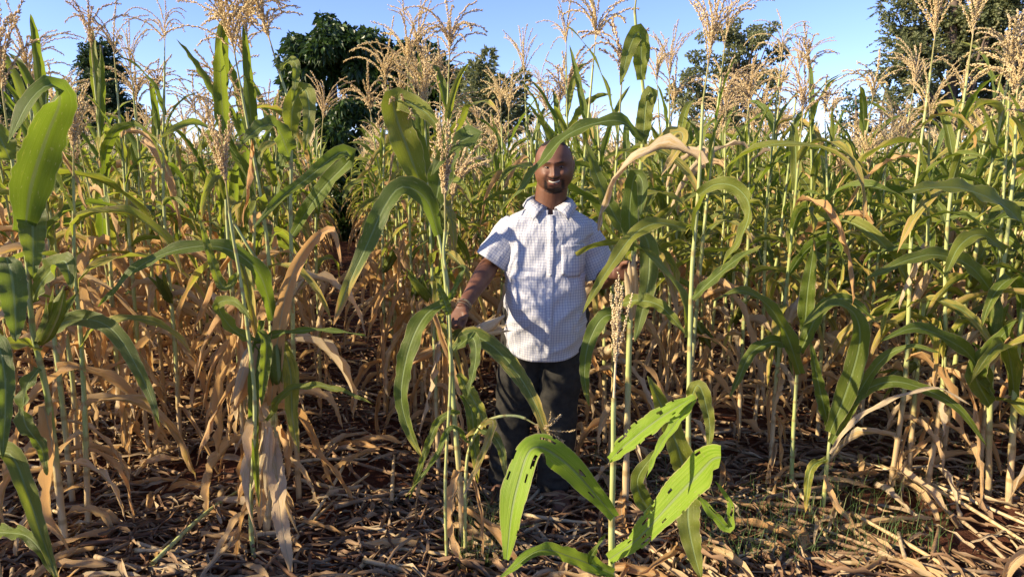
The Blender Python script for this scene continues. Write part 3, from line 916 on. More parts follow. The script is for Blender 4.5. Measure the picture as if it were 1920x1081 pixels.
hero('maize plant beyond the left edge with only its leaf tips and dark tassel showing', [(-60, 700, 1.9), (-70, 400, 1.9), (-75, 70, 1.75)], .013,
     [dict(p=[(-60, 640), (-10, 640), (10, 720), (5, 860)], d=(1.9, 1.7), w=.03, dry=-.1),
      dict(p=[(-50, 880), (15, 850), (50, 920), (80, 1010), (110, 1090)], d=(1.9, 1.7), w=.034, dry=.1, fold=.6),
      dict(p=[(-60, 1000), (10, 998), (60, 1012), (110, 1090)], d=(1.9, 1.7), w=.025, dry=.05)],
     tassel=(tassel_custom(9, .27, .5, 2.6, 31, 1.2, 1.2), 1.0, (.15, 0, 1)))

# cluster left of the bare path
hero('maize plant left of the bare path with a long grey dry leaf and low husks', [(500, 990, 2.7), (508, 860, 2.7), (510, 740, 2.7), (512, 600, 2.7), (500, 520, 2.7), (470, 470, 2.7), (440, 420, 2.7)], .015,
     [dict(p=[(512, 600), (490, 520), (445, 475), (385, 461), (310, 475), (245, 512), (185, 575)], d=(2.65, 2.4), w=.038, dry=-.12, roll=.4),
      dict(p=[(508, 760), (520, 640), (538, 545), (570, 470), (612, 432), (630, 440), (640, 500)], d=(2.65, 2.4), w=.036, dry=.9, roll=(0, .3, .2, .8, .2), curl=.3),
      dict(p=[(492, 600), (478, 690), (476, 790), (480, 880), (486, 950)], d=(2.62, 2.45), w=.034, dry=.08, fold=.8),
      dict(p=[(488, 640), (440, 620), (408, 572), (440, 565), (472, 600)], d=(2.6, 2.4), w=.028, dry=-.05, roll=.6),
      dict(p=[(478, 645), (520, 626), (600, 618), (685, 628)], d=(2.6, 2.5), w=.014, dry=-.05),
      dict(p=[(500, 790), (535, 735), (590, 722), (650, 735), (700, 758)], d=(2.62, 2.5), w=.018, dry=.0),
      dict(p=[(512, 820), (520, 900), (530, 990), (548, 1085)], d=(2.6, 2.35), w=.04, dry=.8, roll=(0, .5, -.4), crumple=.003),
      dict(p=[(500, 830), (492, 900), (488, 990)], d=(2.6, 2.5), w=.034, dry=.72),
      dict(p=[(530, 640), (545, 700), (548, 780), (560, 850)], d=(2.7, 2.6), w=.035, dry=.3)],
     extra=15, skip=((.6, 1.0),), gr=.15, ears=[((478, 640), (455, 760), 2.6, 'dry', 1.2), ((505, 800), (495, 920), 2.55, 'pale', 1.0), ((520, 720), (502, 610), 2.62, 'green', 1.1)])
hero('slender green maize stalk with a narrow upright tassel, left of the bare path', [(470, 960, 2.55), (478, 760, 2.5), (462, 600, 2.5), (447, 500, 2.5), (436, 440, 2.5), (430, 395, 2.5)], .009,
     [dict(p=[(448, 510), (420, 540), (395, 480), (372, 400)], d=2.5, w=.02, dry=.1),
      dict(p=[(485, 620), (500, 650), (490, 760)], d=2.45, w=.03, dry=.05, fold=.7)], tassel=(NARROW[1], .9, (-.05, 0, 1)), dryfrom=.3)
hero('maize plant behind the husk cluster with broad leaf sweeping down left', [(560, 930, 3.0), (552, 740, 3.0), (548, 560, 3.0), (545, 400, 3.0), (545, 220, 3.0), (522, 130, 3.0)], .013,
     [dict(p=[(548, 440), (600, 360), (655, 300), (640, 285), (575, 335), (525, 372), (472, 430)], d=(2.95, 2.55), w=.04, dry=-.05, fold=.35),
      dict(p=[(545, 260), (550, 195), (572, 168), (580, 215), (570, 285)], d=(3., 2.85), w=.042, dry=.0, hint=(1, 0)),
      dict(p=[(545, 300), (520, 240), (490, 238), (452, 270)], d=(3., 2.8), w=.05, dry=-.1, hint=(.8, .8)),
      dict(p=[(520, 130), (545, 115), (556, 130), (548, 200)], d=(3., 2.9), w=.02, dry=-.1)],
     extra=14, skip=((.62, 1.0),), gr=.3, tassel=(TASSELS[5], 1.05, None))

# plant held in his right hand
hero('maize plant gripped in the man\'s hand on the left side of the photo', [(868, 1005, 2.65), (862, 900, 2.65), (852, 780, 2.65), (846, 680, 2.65), (838, 560, 2.65), (826, 460, 2.65), (806, 390, 2.65), (790, 330, 2.65)], .0125,
     [dict(p=[(838, 570), (800, 588), (768, 650), (752, 740), (768, 810), (792, 858)], d=(2.6, 2.4), w=.040, dry=.02, tip=.45, roll=.3),
      dict(p=[(850, 655), (880, 628), (925, 650), (970, 700), (1005, 760), (1035, 845)], d=(2.6, 2.45), w=.038, dry=.22, tip=.35, roll=.3),
      dict(p=[(858, 650), (885, 632), (892, 670), (876, 745)], d=(2.55, 2.4), w=.026, dry=-.1, roll=.5),
      dict(p=[(822, 440), (800, 375), (755, 350), (722, 385), (690, 455), (655, 530), (625, 610)], d=(2.6, 2.35), w=.043, dry=.0, tip=.75, fold=.35),
      dict(p=[(790, 345), (772, 300), (738, 192), (790, 205), (830, 248)], d=(2.65, 2.5), w=.058, dry=-.05, hint=(1, .1)),
      dict(p=[(812, 400), (835, 300), (868, 262), (885, 255), (840, 280), (808, 330)], d=(2.6, 2.4), w=.052, dry=-.08),
      dict(p=[(862, 770), (826, 785), (800, 840), (768, 935)], d=(2.6, 2.5), w=.017, dry=.1),
      dict(p=[(866, 740), (884, 770), (890, 840), (896, 905)], d=(2.6, 2.5), w=.028, dry=.25),
      dict(p=[(856, 880), (848, 940), (850, 1000), (880, 1085)], d=(2.6, 2.45), w=.03, dry=.9, roll=(0, 1, .5), curl=.4),
      dict(p=[(860, 700), (905, 790), (870, 820)], d=(2.6, 2.5), w=.03, dry=.3)],
     extra=14, skip=((.36, 1.0),), gr=.1, ears=[((862, 640), (945, 603), 2.72, 'pale', 1.0)], tassel=(TASSELS[7], .95, None))
hero('thin bare stem with a narrow tassel just left of the held maize plant', [(835, 900, 2.5), (845, 700, 2.5), (840, 540, 2.45), (832, 480, 2.45), (835, 430, 2.45)], .006,
     [dict(p=[(840, 570), (862, 520), (868, 500), (842, 505)], d=2.45, w=.012, dry=-.1),
      dict(p=[(842, 590), (828, 550), (820, 530)], d=2.42, w=.02, dry=-.1)], tassel=(NARROW[2], 1.0, (.0, 0, 1)), dryfrom=.2)
hero('bent-over small maize plant with a pinkish tassel nodding in front of the trousers', [(872, 980, 2.55), (876, 860, 2.55), (900, 800, 2.5), (930, 782, 2.5), (965, 779, 2.5), (985, 784, 2.5)], .007,
     [dict(p=[(895, 805), (925, 790), (905, 850), (868, 930)], d=(2.5, 2.4), w=.016, dry=.45),
      dict(p=[(898, 800), (935, 830), (950, 900)], d=(2.5, 2.4), w=.02, dry=.2),
      dict(p=[(880, 830), (845, 800), (815, 860), (760, 930)], d=(2.5, 2.4), w=.012, dry=.1)],
     tassel=(tassel_custom(12, .13, .8, 2.2, 61, 1.2, .9), 1.0, (.8, -.1, -.45)), dryfrom=.4, dryto=.3)

# plant at his left hand
hero('tallest maize plant, its top tassel cut by the upper edge, held by the man', [(1172, 960, 2.95), (1176, 800, 2.95), (1180, 640, 2.95), (1188, 480, 2.95), (1200, 330, 2.95), (1208, 200, 2.92), (1196, 90, 2.9), (1190, 20, 2.9)], .015,
     [dict(p=[(1202, 150), (1200, 62), (1180, 90), (1163, 160)], d=(2.88, 2.8), w=.038, dry=.05, hint=(1, 0), tip=.05),
      dict(p=[(1206, 262), (1165, 228), (1115, 232), (1060, 256), (1015, 305), (978, 352), (935, 400)], d=(2.85, 2.55), w=.034, dry=.02, roll=(0, .3, .5, .8)),
      dict(p=[(1285, 428), (1235, 418), (1190, 438), (1150, 490), (1115, 545), (1092, 588)], d=(2.7, 2.5), w=.031, dry=-.05, fold=.3, tip=.3),
      dict(p=[(1200, 430), (1216, 460), (1215, 530), (1200, 600), (1190, 640)], d=(2.8, 2.62), w=.042, dry=-.15, hint=(1, 0)),
      dict(p=[(1160, 572), (1195, 563), (1240, 575), (1285, 625)], d=(2.75, 2.6), w=.032, dry=-.15),
      dict(p=[(1180, 600), (1135, 592), (1105, 640), (1096, 700), (1104, 760)], d=(2.8, 2.7), w=.035, dry=.0, tip=.4),
      dict(p=[(1188, 450), (1150, 400), (1120, 330), (1098, 262)], d=(2.9, 2.85), w=.036, dry=-.05),
      dict(p=[(1205, 270), (1212, 190), (1222, 175), (1215, 230)], d=2.85, w=.035, dry=-.1),
      dict(p=[(1185, 470), (1180, 400), (1190, 330), (1205, 345), (1200, 410)], d=(2.85, 2.7), w=.04, dry=-.05, hint=(1, 0)),
      dict(p=[(1200, 300), (1260, 250), (1280, 260), (1240, 330)], d=(2.9, 2.8), w=.03, dry=.4)],
     extra=12, skip=((.4, 1.0),), gr=.2, ears=[((1184, 598), (1181, 462), 2.795, 'pale', 1.0)], tassel=(tassel_custom(10, .26, 1.1, 2.0, 41), 1.0, (.1, 0, 1)))

# the foreground plant
hero('short bright green foreground maize plant with chewed leaves and an upright tassel', [(1146, 1090, 1.85), (1147, 980, 1.85), (1150, 850, 1.84), (1150, 780, 1.83), (1151, 745, 1.83)], .0115,
     [dict(p=[(1152, 968), (1120, 930), (1075, 880), (1035, 848), (1008, 838), (990, 850), (975, 895), (960, 960), (950, 1048)], wp=(.4, .62, .8, .95, .95, .95, 1.05, .75, .2), d=(1.82, 1.62), w=.041, dry=-1., wave=.006, holes=1.0, n=90, na=15, tip=.05, fold=.2, hint=(.7, .2, .6)),
      dict(p=[(1142, 1048), (1195, 1010), (1265, 935), (1310, 888), (1335, 862), (1352, 856)], wp=(.3, .55, .8, .95, 1, .55), d=(1.82, 1.6), w=.053, dry=-1., wave=.006, holes=2.2, n=90, na=15, tip=.05, fold=.15, hint=(.6, .0, .9)),
      dict(p=[(1143, 862), (1175, 832), (1235, 785), (1303, 742)], wp=(.4, .9, 1, .8, .15), d=(1.82, 1.7), w=.032, dry=-1., wave=.006, holes=3.1, n=60, na=11, hint=(.6, .0, .8)),
      dict(p=[(1250, 790), (1300, 748), (1262, 800), (1235, 840), (1212, 895)], d=(1.75, 1.66), w=.018, dry=-1., wave=.006, n=30, hint=(.6, .0, .8)),
      dict(p=[(1150, 1075), (1075, 1045), (1010, 1032), (930, 1090)], d=(1.82, 1.6), w=.028, dry=-1., wave=.006, hint=(.6, .2, .6)),
      dict(p=[(1140, 1080), (1105, 1055), (1135, 1000)], d=(1.8, 1.75), w=.012, dry=0.),
      dict(p=[(1310, 930), (1340, 965), (1368, 990), (1368, 940), (1340, 900)], d=1.66, w=.014, dry=-1., wave=.006, hint=(.6, 0, .8), holes=4.)],
     dryfrom=-.2, dryto=-.2, r1=.006, nodes=5, tassel=(tassel_custom(10, .235, .0, .46, 71, 1.0, .85, M_TASSEL_PALE), 1.0, (.02, 0, 1)))

# right of him
hero('tall bright-stalked maize plant right of the chewed foreground plant', [(1292, 1010, 2.55), (1290, 880, 2.55), (1292, 730, 2.55), (1297, 520, 2.55), (1310, 350, 2.55), (1318, 190, 2.55)], .0115,
     [dict(p=[(1310, 366), (1340, 346), (1378, 350), (1405, 385), (1392, 440), (1350, 505)], d=(2.5, 2.3), w=.030, dry=.02, roll=(0, .4, .9, .5, .9), fold=.45),
      dict(p=[(1290, 905), (1268, 830), (1240, 760), (1215, 705)], d=(2.5, 2.45), w=.05, dry=.05),
      dict(p=[(1295, 905), (1290, 970), (1300, 1030), (1315, 1085)], d=(2.45, 2.3), w=.05, dry=-.15, hint=(1, 0)),
      dict(p=[(1290, 760), (1310, 722), (1330, 790), (1328, 850)], d=(2.5, 2.4), w=.03, dry=-.1),
      dict(p=[(1285, 960), (1225, 960), (1195, 900), (1240, 835)], d=(2.5, 2.4), w=.04, dry=-.15),
      dict(p=[(1298, 560), (1340, 520), (1390, 480), (1430, 460)], d=(2.5, 2.4), w=.022, dry=.1)],
     extra=5, skip=((0., .5),), gr=1.3, dryfrom=-.1, dryto=-.1, tassel=(tassel_custom(16, .33, 1.2, .7, 43), 1.0, (.1, 0, 1)))
hero('young green maize plant with long arching leaves over the open soil at right', [(1480, 960, 3.2), (1488, 800, 3.2), (1498, 660, 3.2), (1512, 575, 3.2)], .011,
     [dict(p=[(1500, 700), (1472, 620), (1435, 568), (1390, 545), (1335, 565)], d=(3.1, 2.9), w=.04, dry=-.05, roll=.3),
      dict(p=[(1500, 660), (1455, 640), (1410, 660), (1385, 710), (1368, 745)], d=(3.1, 2.95), w=.033, dry=.05),
      dict(p=[(1508, 620), (1515, 540), (1528, 450)], d=(3.15, 3.1), w=.04, dry=-.1),
      dict(p=[(1500, 660), (1540, 580), (1590, 560), (1640, 600)], d=(3.1, 3.0), w=.035, dry=-.1)],
     extra=0, dryfrom=.1, dryto=-.2)
hero('young maize plant with fanned broad leaves standing in front of the right rows', [(1540, 990, 2.95), (1548, 900, 2.95), (1556, 820, 2.95), (1562, 760, 2.95)], .010,
     [dict(p=[(1556, 810), (1588, 730), (1612, 640), (1600, 585), (1555, 572), (1505, 610)], d=(2.9, 2.7), w=.048, dry=-.08, roll=.3),
      dict(p=[(1556, 800), (1605, 742), (1670, 715), (1740, 732), (1800, 768), (1850, 835)], d=(2.9, 2.75), w=.030, dry=-.1, roll=.4),
      dict(p=[(1554, 800), (1535, 720), (1520, 640)], d=(2.95, 2.9), w=.03, dry=-.1),
      dict(p=[(1556, 850), (1600, 790), (1680, 745), (1760, 728), (1820, 760)], d=(2.85, 2.7), w=.012, dry=.8),
      dict(p=[(1550, 860), (1520, 880), (1510, 960)], d=(2.9, 2.8), w=.022, dry=.3),
      dict(p=[(1546, 890), (1565, 940), (1600, 985), (1612, 1025)], d=(2.9, 2.7), w=.016, dry=.8),
      dict(p=[(1558, 830), (1640, 690), (1700, 650), (1760, 660)], d=(2.9, 2.75), w=.03, dry=-.1)],
     dryfrom=.2, dryto=-.2, nodes=4)
hero('stout maize plant at the right edge with one broad horizontal leaf', [(1850, 965, 3.1), (1855, 800, 3.1), (1862, 640, 3.1), (1885, 470, 3.1), (1900, 330, 3.1), (1905, 230, 3.1)], .014,
     [dict(p=[(1925, 428), (1880, 385), (1810, 355), (1745, 352), (1688, 363)], d=(2.75, 2.5), w=.05, dry=-.1, hint=(.8, .6)),
      dict(p=[(1870, 560), (1820, 500), (1760, 478), (1700, 488), (1620, 525)], d=(3., 2.75), w=.042, dry=.05),
      dict(p=[(1862, 740), (1835, 690), (1800, 650), (1720, 615), (1650, 640)], d=(3., 2.75), w=.045, dry=-.1),
      dict(p=[(1856, 760), (1830, 700), (1870, 640), (1905, 600)], d=(3., 2.8), w=.05, dry=-.1),
      dict(p=[(1885, 470), (1840, 440), (1800, 460), (1770, 520)], d=(3., 2.8), w=.04, dry=-.1)],
     extra=6, skip=((0., .15), (.5, 1)), gr=.85, tassel=(TASSELS[2], 1., None), dryfrom=.6, ears=[((1862, 640), (1880, 545), 3.0, 'green', 1.1)])
hero('maize plant beside the right edge with brown base and dark drooping leaves', [(1890, 960, 3.0), (1898, 830, 3.0), (1905, 700, 3.0), (1925, 500, 3.0), (1940, 300, 3.0)], .015, [], gr=.85, extra=12, lowcut=.3, tassel=(TASSELS[4], 1., None))

# ------------------------------------------------------------------ tall plants whose tassels stand against the sky: (tassel base px, py, distance, tassel, label)
PR = random.Random(404)
BIG = tassel_custom(17, .42, 1.7, 1.3, 51, thick=1.15); WIDE = tassel_custom(13, .38, 2.2, 1.5, 52, thick=1.15); UPT = tassel_custom(11, .38, .9, .9, 53, thick=1.15); FEW = tassel_custom(6, .32, 1.4, 1.6, 54, thick=1.4)
BIG2 = tassel_custom(15, .40, 1.5, 1.1, 151, thick=1.1); WIDE2 = tassel_custom(11, .36, 2.0, 1.7, 152, thick=1.2); UPT2 = tassel_custom(9, .40, 1.2, .8, 153, thick=1.1)
TALL = [
    (62, 190, 3.4, BIG, 1.0, 'maize plant whose bushy arched tassel stands over the broad folded leaf at left'),
    (218, 150, 3.6, WIDE, .95, 'maize plant with a drooping tassel in front of the conifer tree'),
    (250, 175, 4.2, UPT, .9, 'maize plant with a tassel just right of the conifer top'),
    (309, 120, 3.6, WIDE, .85, 'maize plant with a fountain-shaped tassel alone in the sky right of the conifer'),
    (372, 250, 4.6, FEW, 1., 'maize plant with curved dark tassel branches low against the sky at left'),
    (453, 175, 2.95, BIG, 1.15, 'tall maize plant with the widest open tassel left of the dark broadleaf tree'),
    (418, 265, 3.8, WIDE, .9, 'maize plant with a low drooping tassel below the widest open tassel'),
    (603, 260, 4.4, BIG, .9, 'maize plant with a tassel against the left side of the dark broadleaf tree'),
    (722, 200, 4.2, BIG, 1.05, 'leftmost maize plant of the dense tassel bunch before the dark trees'),
    (765, 180, 4.0, BIG, 1.2, 'middle maize plant of the dense tassel bunch, its tip curling highest'),
    (800, 200, 4.3, WIDE, 1.1, 'rightmost maize plant of the dense tassel bunch before the dark trees'),
    (700, 245, 4.6, WIDE, 1.1, 'low maize plant at the left foot of the dense tassel bunch'),
    (748, 215, 4.5, WIDE, 1.2, 'maize plant low in the middle of the dense tassel bunch'),
    (785, 150, 4.2, UPT, 1.15, 'maize plant with an upright tassel inside the dense tassel bunch'),
    (825, 215, 4.1, WIDE, 1.15, 'maize plant with far-reaching tassel arms at the right of the tassel bunch'),
    (845, 250, 4.5, WIDE, 1., 'maize plant with a tassel in front of the feathery frond tree'),
    (940, 235, 5.0, BIG, .95, 'maize plant with a tassel right of the feathery frond tree'),
    (985, 180, 4.6, UPT, 1., 'maize plant with a narrow tassel in open sky above left of the man'),
    (1010, 200, 5.4, WIDE, .9, 'maize plant with a small tassel directly above the man'),
    (1062, 125, 3.9, WIDE, .9, 'maize plant with an arched tassel in open sky right of the man\'s head'),
    (1112, 125, 3.5, WIDE, 1.1, 'maize plant with a round drooping tassel left of the tallest plant'),
    (1255, 190, 4.4, UPT, 1.1, 'maize plant with a dense tassel before the left edge of the airy tree'),
    (1352, 150, 3.6, UPT, 1.05, 'maize plant with an upright tassel in front of the airy tree'),
    (1400, 230, 4.5, WIDE, 1., 'maize plant with a sideways drooping tassel low before the airy tree'),
    (1462, 140, 3.8, WIDE, .8, 'maize plant with a tassel just right of the airy tree'),
    (1492, 185, 4.2, UPT, .9, 'maize plant with a thin tassel in the sky gap right of the airy tree'),
    (1548, 250, 3.9, FEW, .9, 'maize plant with a sparse finger-like tassel in the sky gap'),
    (1615, 290, 5.0, WIDE, .9, 'maize plant with a low tassel below the small bushy tree'),
    (1665, 290, 4.8, BIG, .9, 'maize plant with a low wide tassel left of the feathery tree'),
    (1745, 130, 3.2, UPT, 1.1, 'maize plant with a tall curving tassel left of the feathery tree trunk'),
    (1815, 130, 3.1, UPT, 1.15, 'maize plant with a fan-shaped tassel right of the feathery tree trunk'),
    (1742, 285, 3.2, UPT, .9, 'maize plant with a pale bristly tassel under the feathery tree'),
    (1893, 175, 3.3, WIDE, 1., 'maize plant with a drooping tassel before the feathery tree near the right edge'),
    (1660, 330, 4.0, UPT, .8, 'maize plant with a small pale tassel amid the green leaves at right'),
]
placed = []
for ti, (px, py, d, tm, ts, lab) in enumerate(TALL):
    if ti % 3 == 1: tm = {BIG.name: BIG2, WIDE.name: WIDE2, UPT.name: UPT2}.get(tm.name, tm)
    if ti % 3 == 2: tm = PR.choice(TASSELS[:10]) if tm is WIDE else tm
    top = P(px, py, d)
    H = top[2]
    kw = {}
    r = maize_plant(top[0], top[1], H, PR, lab, 'tall maize plants with tassels against the sky', top=top, tas_mesh=tm, tscale=ts * .88, nleaf=13, topcut=.87)
    placed.append((r.location.x, r.location.y))

# ------------------------------------------------------------------ the planted rows
def in_frame(x, y, m=80):
    px = 960 + x / (y * .98) * FPX * .985
    return -m < px < 1920 + m
ORD = ['first', 'second', 'third', 'fourth', 'fifth', 'sixth', 'seventh', 'eighth', 'ninth', 'tenth', 'eleventh', 'twelfth', 'thirteenth', 'fourteenth', 'fifteenth', 'sixteenth',
       'seventeenth', 'eighteenth', 'nineteenth', 'twentieth', 'twenty-first', 'twenty-second', 'twenty-third', 'twenty-fourth', 'twenty-fifth', 'twenty-sixth', 'twenty-seventh', 'twenty-eighth', 'twenty-ninth', 'thirtieth',
       'thirty-first', 'thirty-second', 'thirty-third', 'thirty-fourth', 'thirty-fifth', 'thirty-sixth']
GRD = random.Random(1234)
cands = []
for k in range(-16, 20):
    x0 = .45 + .9 * k if k >= 0 else -.45 + .9 * (k + 1)
    if k == 0: x0 = .5
    if k == -1: x0 = -.56
    y = .8
    while y < 23:
        y += GRD.uniform(.17, .30)
        x = x0 - .244 * y + GRD.gauss(0, .05)
        if y > 11 and abs(x) > y * .95 + 1: continue
        cands.append((x, y + GRD.uniform(-.04, .04), k))
front = {0: 3.3, 1: 3.35, -1: 2.95, -2: 2.95, -3: 2.7, 2: 3.3, 3: 3.2}
field, far = [], []
for (x, y, k) in cands:
    vis = in_frame(x, y)
    if vis:
        if y < front.get(k, 3.2): continue
        if any((x - a) ** 2 + (y - b) ** 2 < .14 ** 2 for a, b in placed): continue
        # keep the bare path and the gaps between the near rows open
        field.append((x, y, k))
    else:
        # the rows carry on beyond both edges of the frame
        px_side = -1 if x < 0 else 1
        if y > 2.0 or (x < -3.4 and y > .6):
            if abs(x) < y * .77 + 6.5 and (x > 0 or GRD.random() < .55): far.append((x, y))
for x0 in np.arange(-9, -4.5, .9):                      # rows on the sunny side, level with the camera
    yy = -1.2
    while yy < 1.6:
        yy += GRD.uniform(.3, .5); far.append((x0 + GRD.gauss(0, .05), yy))
field.sort(key=lambda q: q[1])
N_IND = 252
ind, rest = field[:N_IND], field[N_IND:]
far += [(x, y) for x, y, k in rest]
cnt = {}
for (x, y, k) in ind:
    gr = green_at(x, y)
    H = GRD.uniform(1.72, 2.08) if y < 5.2 and GRD.random() < .7 else GRD.uniform(1.55, 1.92) if GRD.random() < .75 else GRD.uniform(1.25, 1.5)
    if 900 < 960 + x / y * FPX < 1180 and y < 6: H = min(H, 1.85)
    c = cnt.get(k, {0: 1, 1: 2, -1: 3, -2: 2, 2: 2, 3: 2}.get(k, 0)); cnt[k] = c + 1
    row = ORD[k] if k >= 0 else ORD[-k - 1]; side = 'right' if k >= 0 else 'left'
    look = ('tall ' if H > 1.85 else 'low ' if H < 1.4 else '') + ('mostly green' if gr > .55 else 'half dried' if gr > .42 else 'brown-legged')
    lab = f'{look} maize plant, {ORD[c]} back in {row} row {side} of the bare path'
    has_t = GRD.random() < .65
    azk = {'az0': PI / 2 + .24 + GRD.gauss(0, .15)} if k in (0, -1) else {}
    maize_plant(x, y, H, GRD, lab, 'maize plants in the rows of the field', gr=gr + GRD.uniform(-.08, .08), tassel=has_t, **azk, nleaf=GRD.randint(14, 17) if y < 7 else 13)

# everything farther off and beyond the edges, too many to tell apart: one mass
def proto(rng):
    mb = MB(); gr = rng.uniform(.35, .65); H = rng.uniform(1.4, 1.8)
    C = spline([[0, 0, 0], [rng.gauss(0, .02), rng.gauss(0, .02), H * .5], [rng.gauss(0, .05), rng.gauss(0, .05), H]], 8)
    V, F, T = tube(C, np.linspace(.013, .005, 8), 4, cap=False)
    parts = [(V, F, np.repeat(np.linspace(0, 1, 8), 4), 0., np.repeat(np.linspace(.75, 0, 8), 4), 'st', 0)]
    az = rng.uniform(0, 6.28)
    for i in range(14):
        f = .1 + .87 * i / 13; p = C[int(f * 7)]
        kind = 'dry' if f < 1 - gr else ('yellow' if f < 1.14 - gr else ('erect' if f > .85 else 'green'))
        V, F, t, s, d = proc_leaf(kind, rng, 10, 3)
        a = az + PI * (i % 2) + rng.gauss(0, .4); sc = rng.uniform(.8, 1.1)
        R = np.array([[math.cos(a), -math.sin(a), 0], [math.sin(a), math.cos(a), 0], [0, 0, 1]])
        pf = np.array([0, 0, f * H]) + [np.interp(f, np.linspace(0, 1, 8), C[:, 0]), np.interp(f, np.linspace(0, 1, 8), C[:, 1]), 0]
        parts.append((V @ R.T * sc + pf, F, t, s, d, 'lf', rng.random()))
    m2 = MB(); tassel_arrays(rng, m2, nb=8, L=rng.uniform(.26, .36), droop=rng.uniform(.9, 1.9), spread=1.1, full=False, base=C[-1])
    V = np.concatenate(m2.v); A = np.concatenate(m2.a); F = np.concatenate(m2.f)
    parts.append((V, F, .5, 0, 0, 'ts', 0))
    # merge per material
    out = {}
    for nm, mt in (('st', 0), ('lf', 1), ('ts', 2)):
        q = MB()
        for (V, F, t, s, d, n_, r) in parts:
            if n_ == nm: q.add(V, F, t, s, d, r)
        out[mt] = (np.concatenate(q.v), np.concatenate(q.f), np.concatenate(q.a))
    return out
PRR = random.Random(88)
protos = [proto(PRR) for _ in range(20)]
mb = MB()
for (x, y) in far:
    pr = GRD.choice(protos); a = GRD.uniform(0, 6.28); s = GRD.uniform(.88, 1.12)
    if y < 2.0: s *= 1.12
    R = np.array([[math.cos(a), -math.sin(a), 0], [math.sin(a), math.cos(a), 0], [0, 0, 1]]) * s
    rr = GRD.random()
    sh = (green_at(x, max(y, 3)) - .5) * -.25 + GRD.uniform(-.08, .08)
    for mt, (V, F, A) in pr.items():
        mb.add(V @ R.T + [x, y, 0], F, A[:, 0], A[:, 1], A[:, 2] + (sh if mt == 1 else 0), (A[:, 3] + rr) % 1.0, mt)
o = link('maize_crop', mb.mesh('maize_crop', [M_STALK, M_LEAF, M_TASSEL])); tag(o, 'distant mass of maize plants filling the field to the trees', None, None, 'stuff'); o['kind'] = 'stuff'
print('individual plants', len(ind) + len(TALL), 'far plants', len(far))
# ------------------------------------------------------------------ the man
MY = 3.08                                   # his distance from the camera
def man_skin():
    k = NT('skin')
    beard, lip, pale, _ = (k.attr(x) for x in ATTR)
    co = k.coord()
    n1 = k.noise(co, 22., 5.); n2 = k.noise(co, 220., 3.)
    c = k.mix(k.range(n1, .35, .65), (.115, .048, .026), (.160, .070, .038))
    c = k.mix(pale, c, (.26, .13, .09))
    c = k.mix(lip, c, (.16, .055, .045))
    c = k.mix(k.math('MULTIPLY', k.range(beard, .08, .75), k.range(n2, .2, .6, .7, 1.)), c, (.008, .006, .006))
    return k.done(k.bsdf(c, .55, .4, k.bump(n2, .3, .002)))
def man_cloth():
    k = NT('checked_shirt')
    u, v, dr, rnd = (k.attr(x) for x in ATTR)
    w1 = k.noise(k.coord(), 9., 2.)
    uu = k.math('ADD', k.math('MULTIPLY', u, 1 / .0125), k.math('MULTIPLY', w1, .2)); vv = k.math('MULTIPLY', v, 1 / .0125)
    def line(x, wd):
        f = k.math('ABSOLUTE', k.math('SUBTRACT', k.math('FRACT', x), .5))
        return k.range(f, wd * .5, wd * .5 + .07, 1., 0.)
    lu = line(uu, .15); lv = line(vv, .15)
    white = k.mix(k.noise(k.coord(), 500., 1.), (.60, .60, .61), (.53, .54, .57))
    c = k.mix(k.math('MULTIPLY', lu, .52), white, (.14, .17, .32))
    c = k.mix(k.math('MULTIPLY', lv, .48), c, (.15, .18, .33))
    c = k.mix(k.math('MULTIPLY', k.range(k.noise(k.coord(), 7., 3.), .58, .72), .22), c, (.50, .40, .26))   # dust
    mp = k.n('Mapping'); mp.inputs['Scale'].default_value = (9, 9, 3.2); mp.inputs['Rotation'].default_value = (0, .5, .2); k.set(mp.inputs[0], k.coord())
    fo = k.noise(mp.outputs[0], 1.3, 4., .5)
    b = k.bump(fo, .9, .03)
    p = k.bsdf(c, .8, .25, b)
    tl = k.n('BsdfTranslucent'); k.set(tl.inputs[0], c)
    mx = k.n('MixShader'); mx.inputs[0].default_value = .12; k.set(mx.inputs[1], p); k.set(mx.inputs[2], tl.outputs[0])
    return k.done(mx.outputs[0])
M_SKIN = man_skin(); M_SHIRT = man_cloth()
M_TROU = mat_simple('dark_trousers', (.022, .021, .019), .85, .15, (.034, .032, .027), 30., .3)
M_SHOE = mat_simple('dusty_shoe', (.11, .055, .038), .8, .25, (.16, .085, .055), 25., .4)
M_HAIR = mat_simple('short_hair', (.014, .011, .010), .85, .2, (.03, .024, .02), 300., .5)
M_TEETH = mat_simple('teeth', (.50, .44, .36), .45, .4)
M_EYE = mat_simple('eye_white', (.20, .16, .14), .6, .2)
M_IRIS = mat_simple('iris', (.012, .008, .006), .2, .5)
M_BUTTON = mat_simple('button', (.62, .60, .56), .4, .5)
M_WIRE = mat_simple('wire_bracelet', (.20, .17, .11), .4, .5)

def blend_tube(mb, pts, radii, n=14, seg=20, flat=1., hint=(0, 1, 0.01)):
    pts = np.array(pts, float); q = np.column_stack([pts, radii, np.broadcast_to(flat, (len(pts),))])
    c = spline(q, n)
    # round the ends
    add_tube(mb, c[:, :3], c[:, 3], seg, flat=c[:, 4], hint=hint)
def ball(mb, c, r, nu=14, nv=10):
    th = np.linspace(0, PI, nv); ph = np.linspace(0, 2 * PI, nu, endpoint=False)
    r = np.broadcast_to(np.array(r, float), (3,))
    V = np.stack([np.outer(np.sin(th), np.cos(ph)), np.outer(np.sin(th), np.sin(ph)), np.outer(np.cos(th), np.ones(nu))], -1).reshape(-1, 3) * r + c
    mb.add(V, grid_faces(nv, nu, True)[:, ::-1])

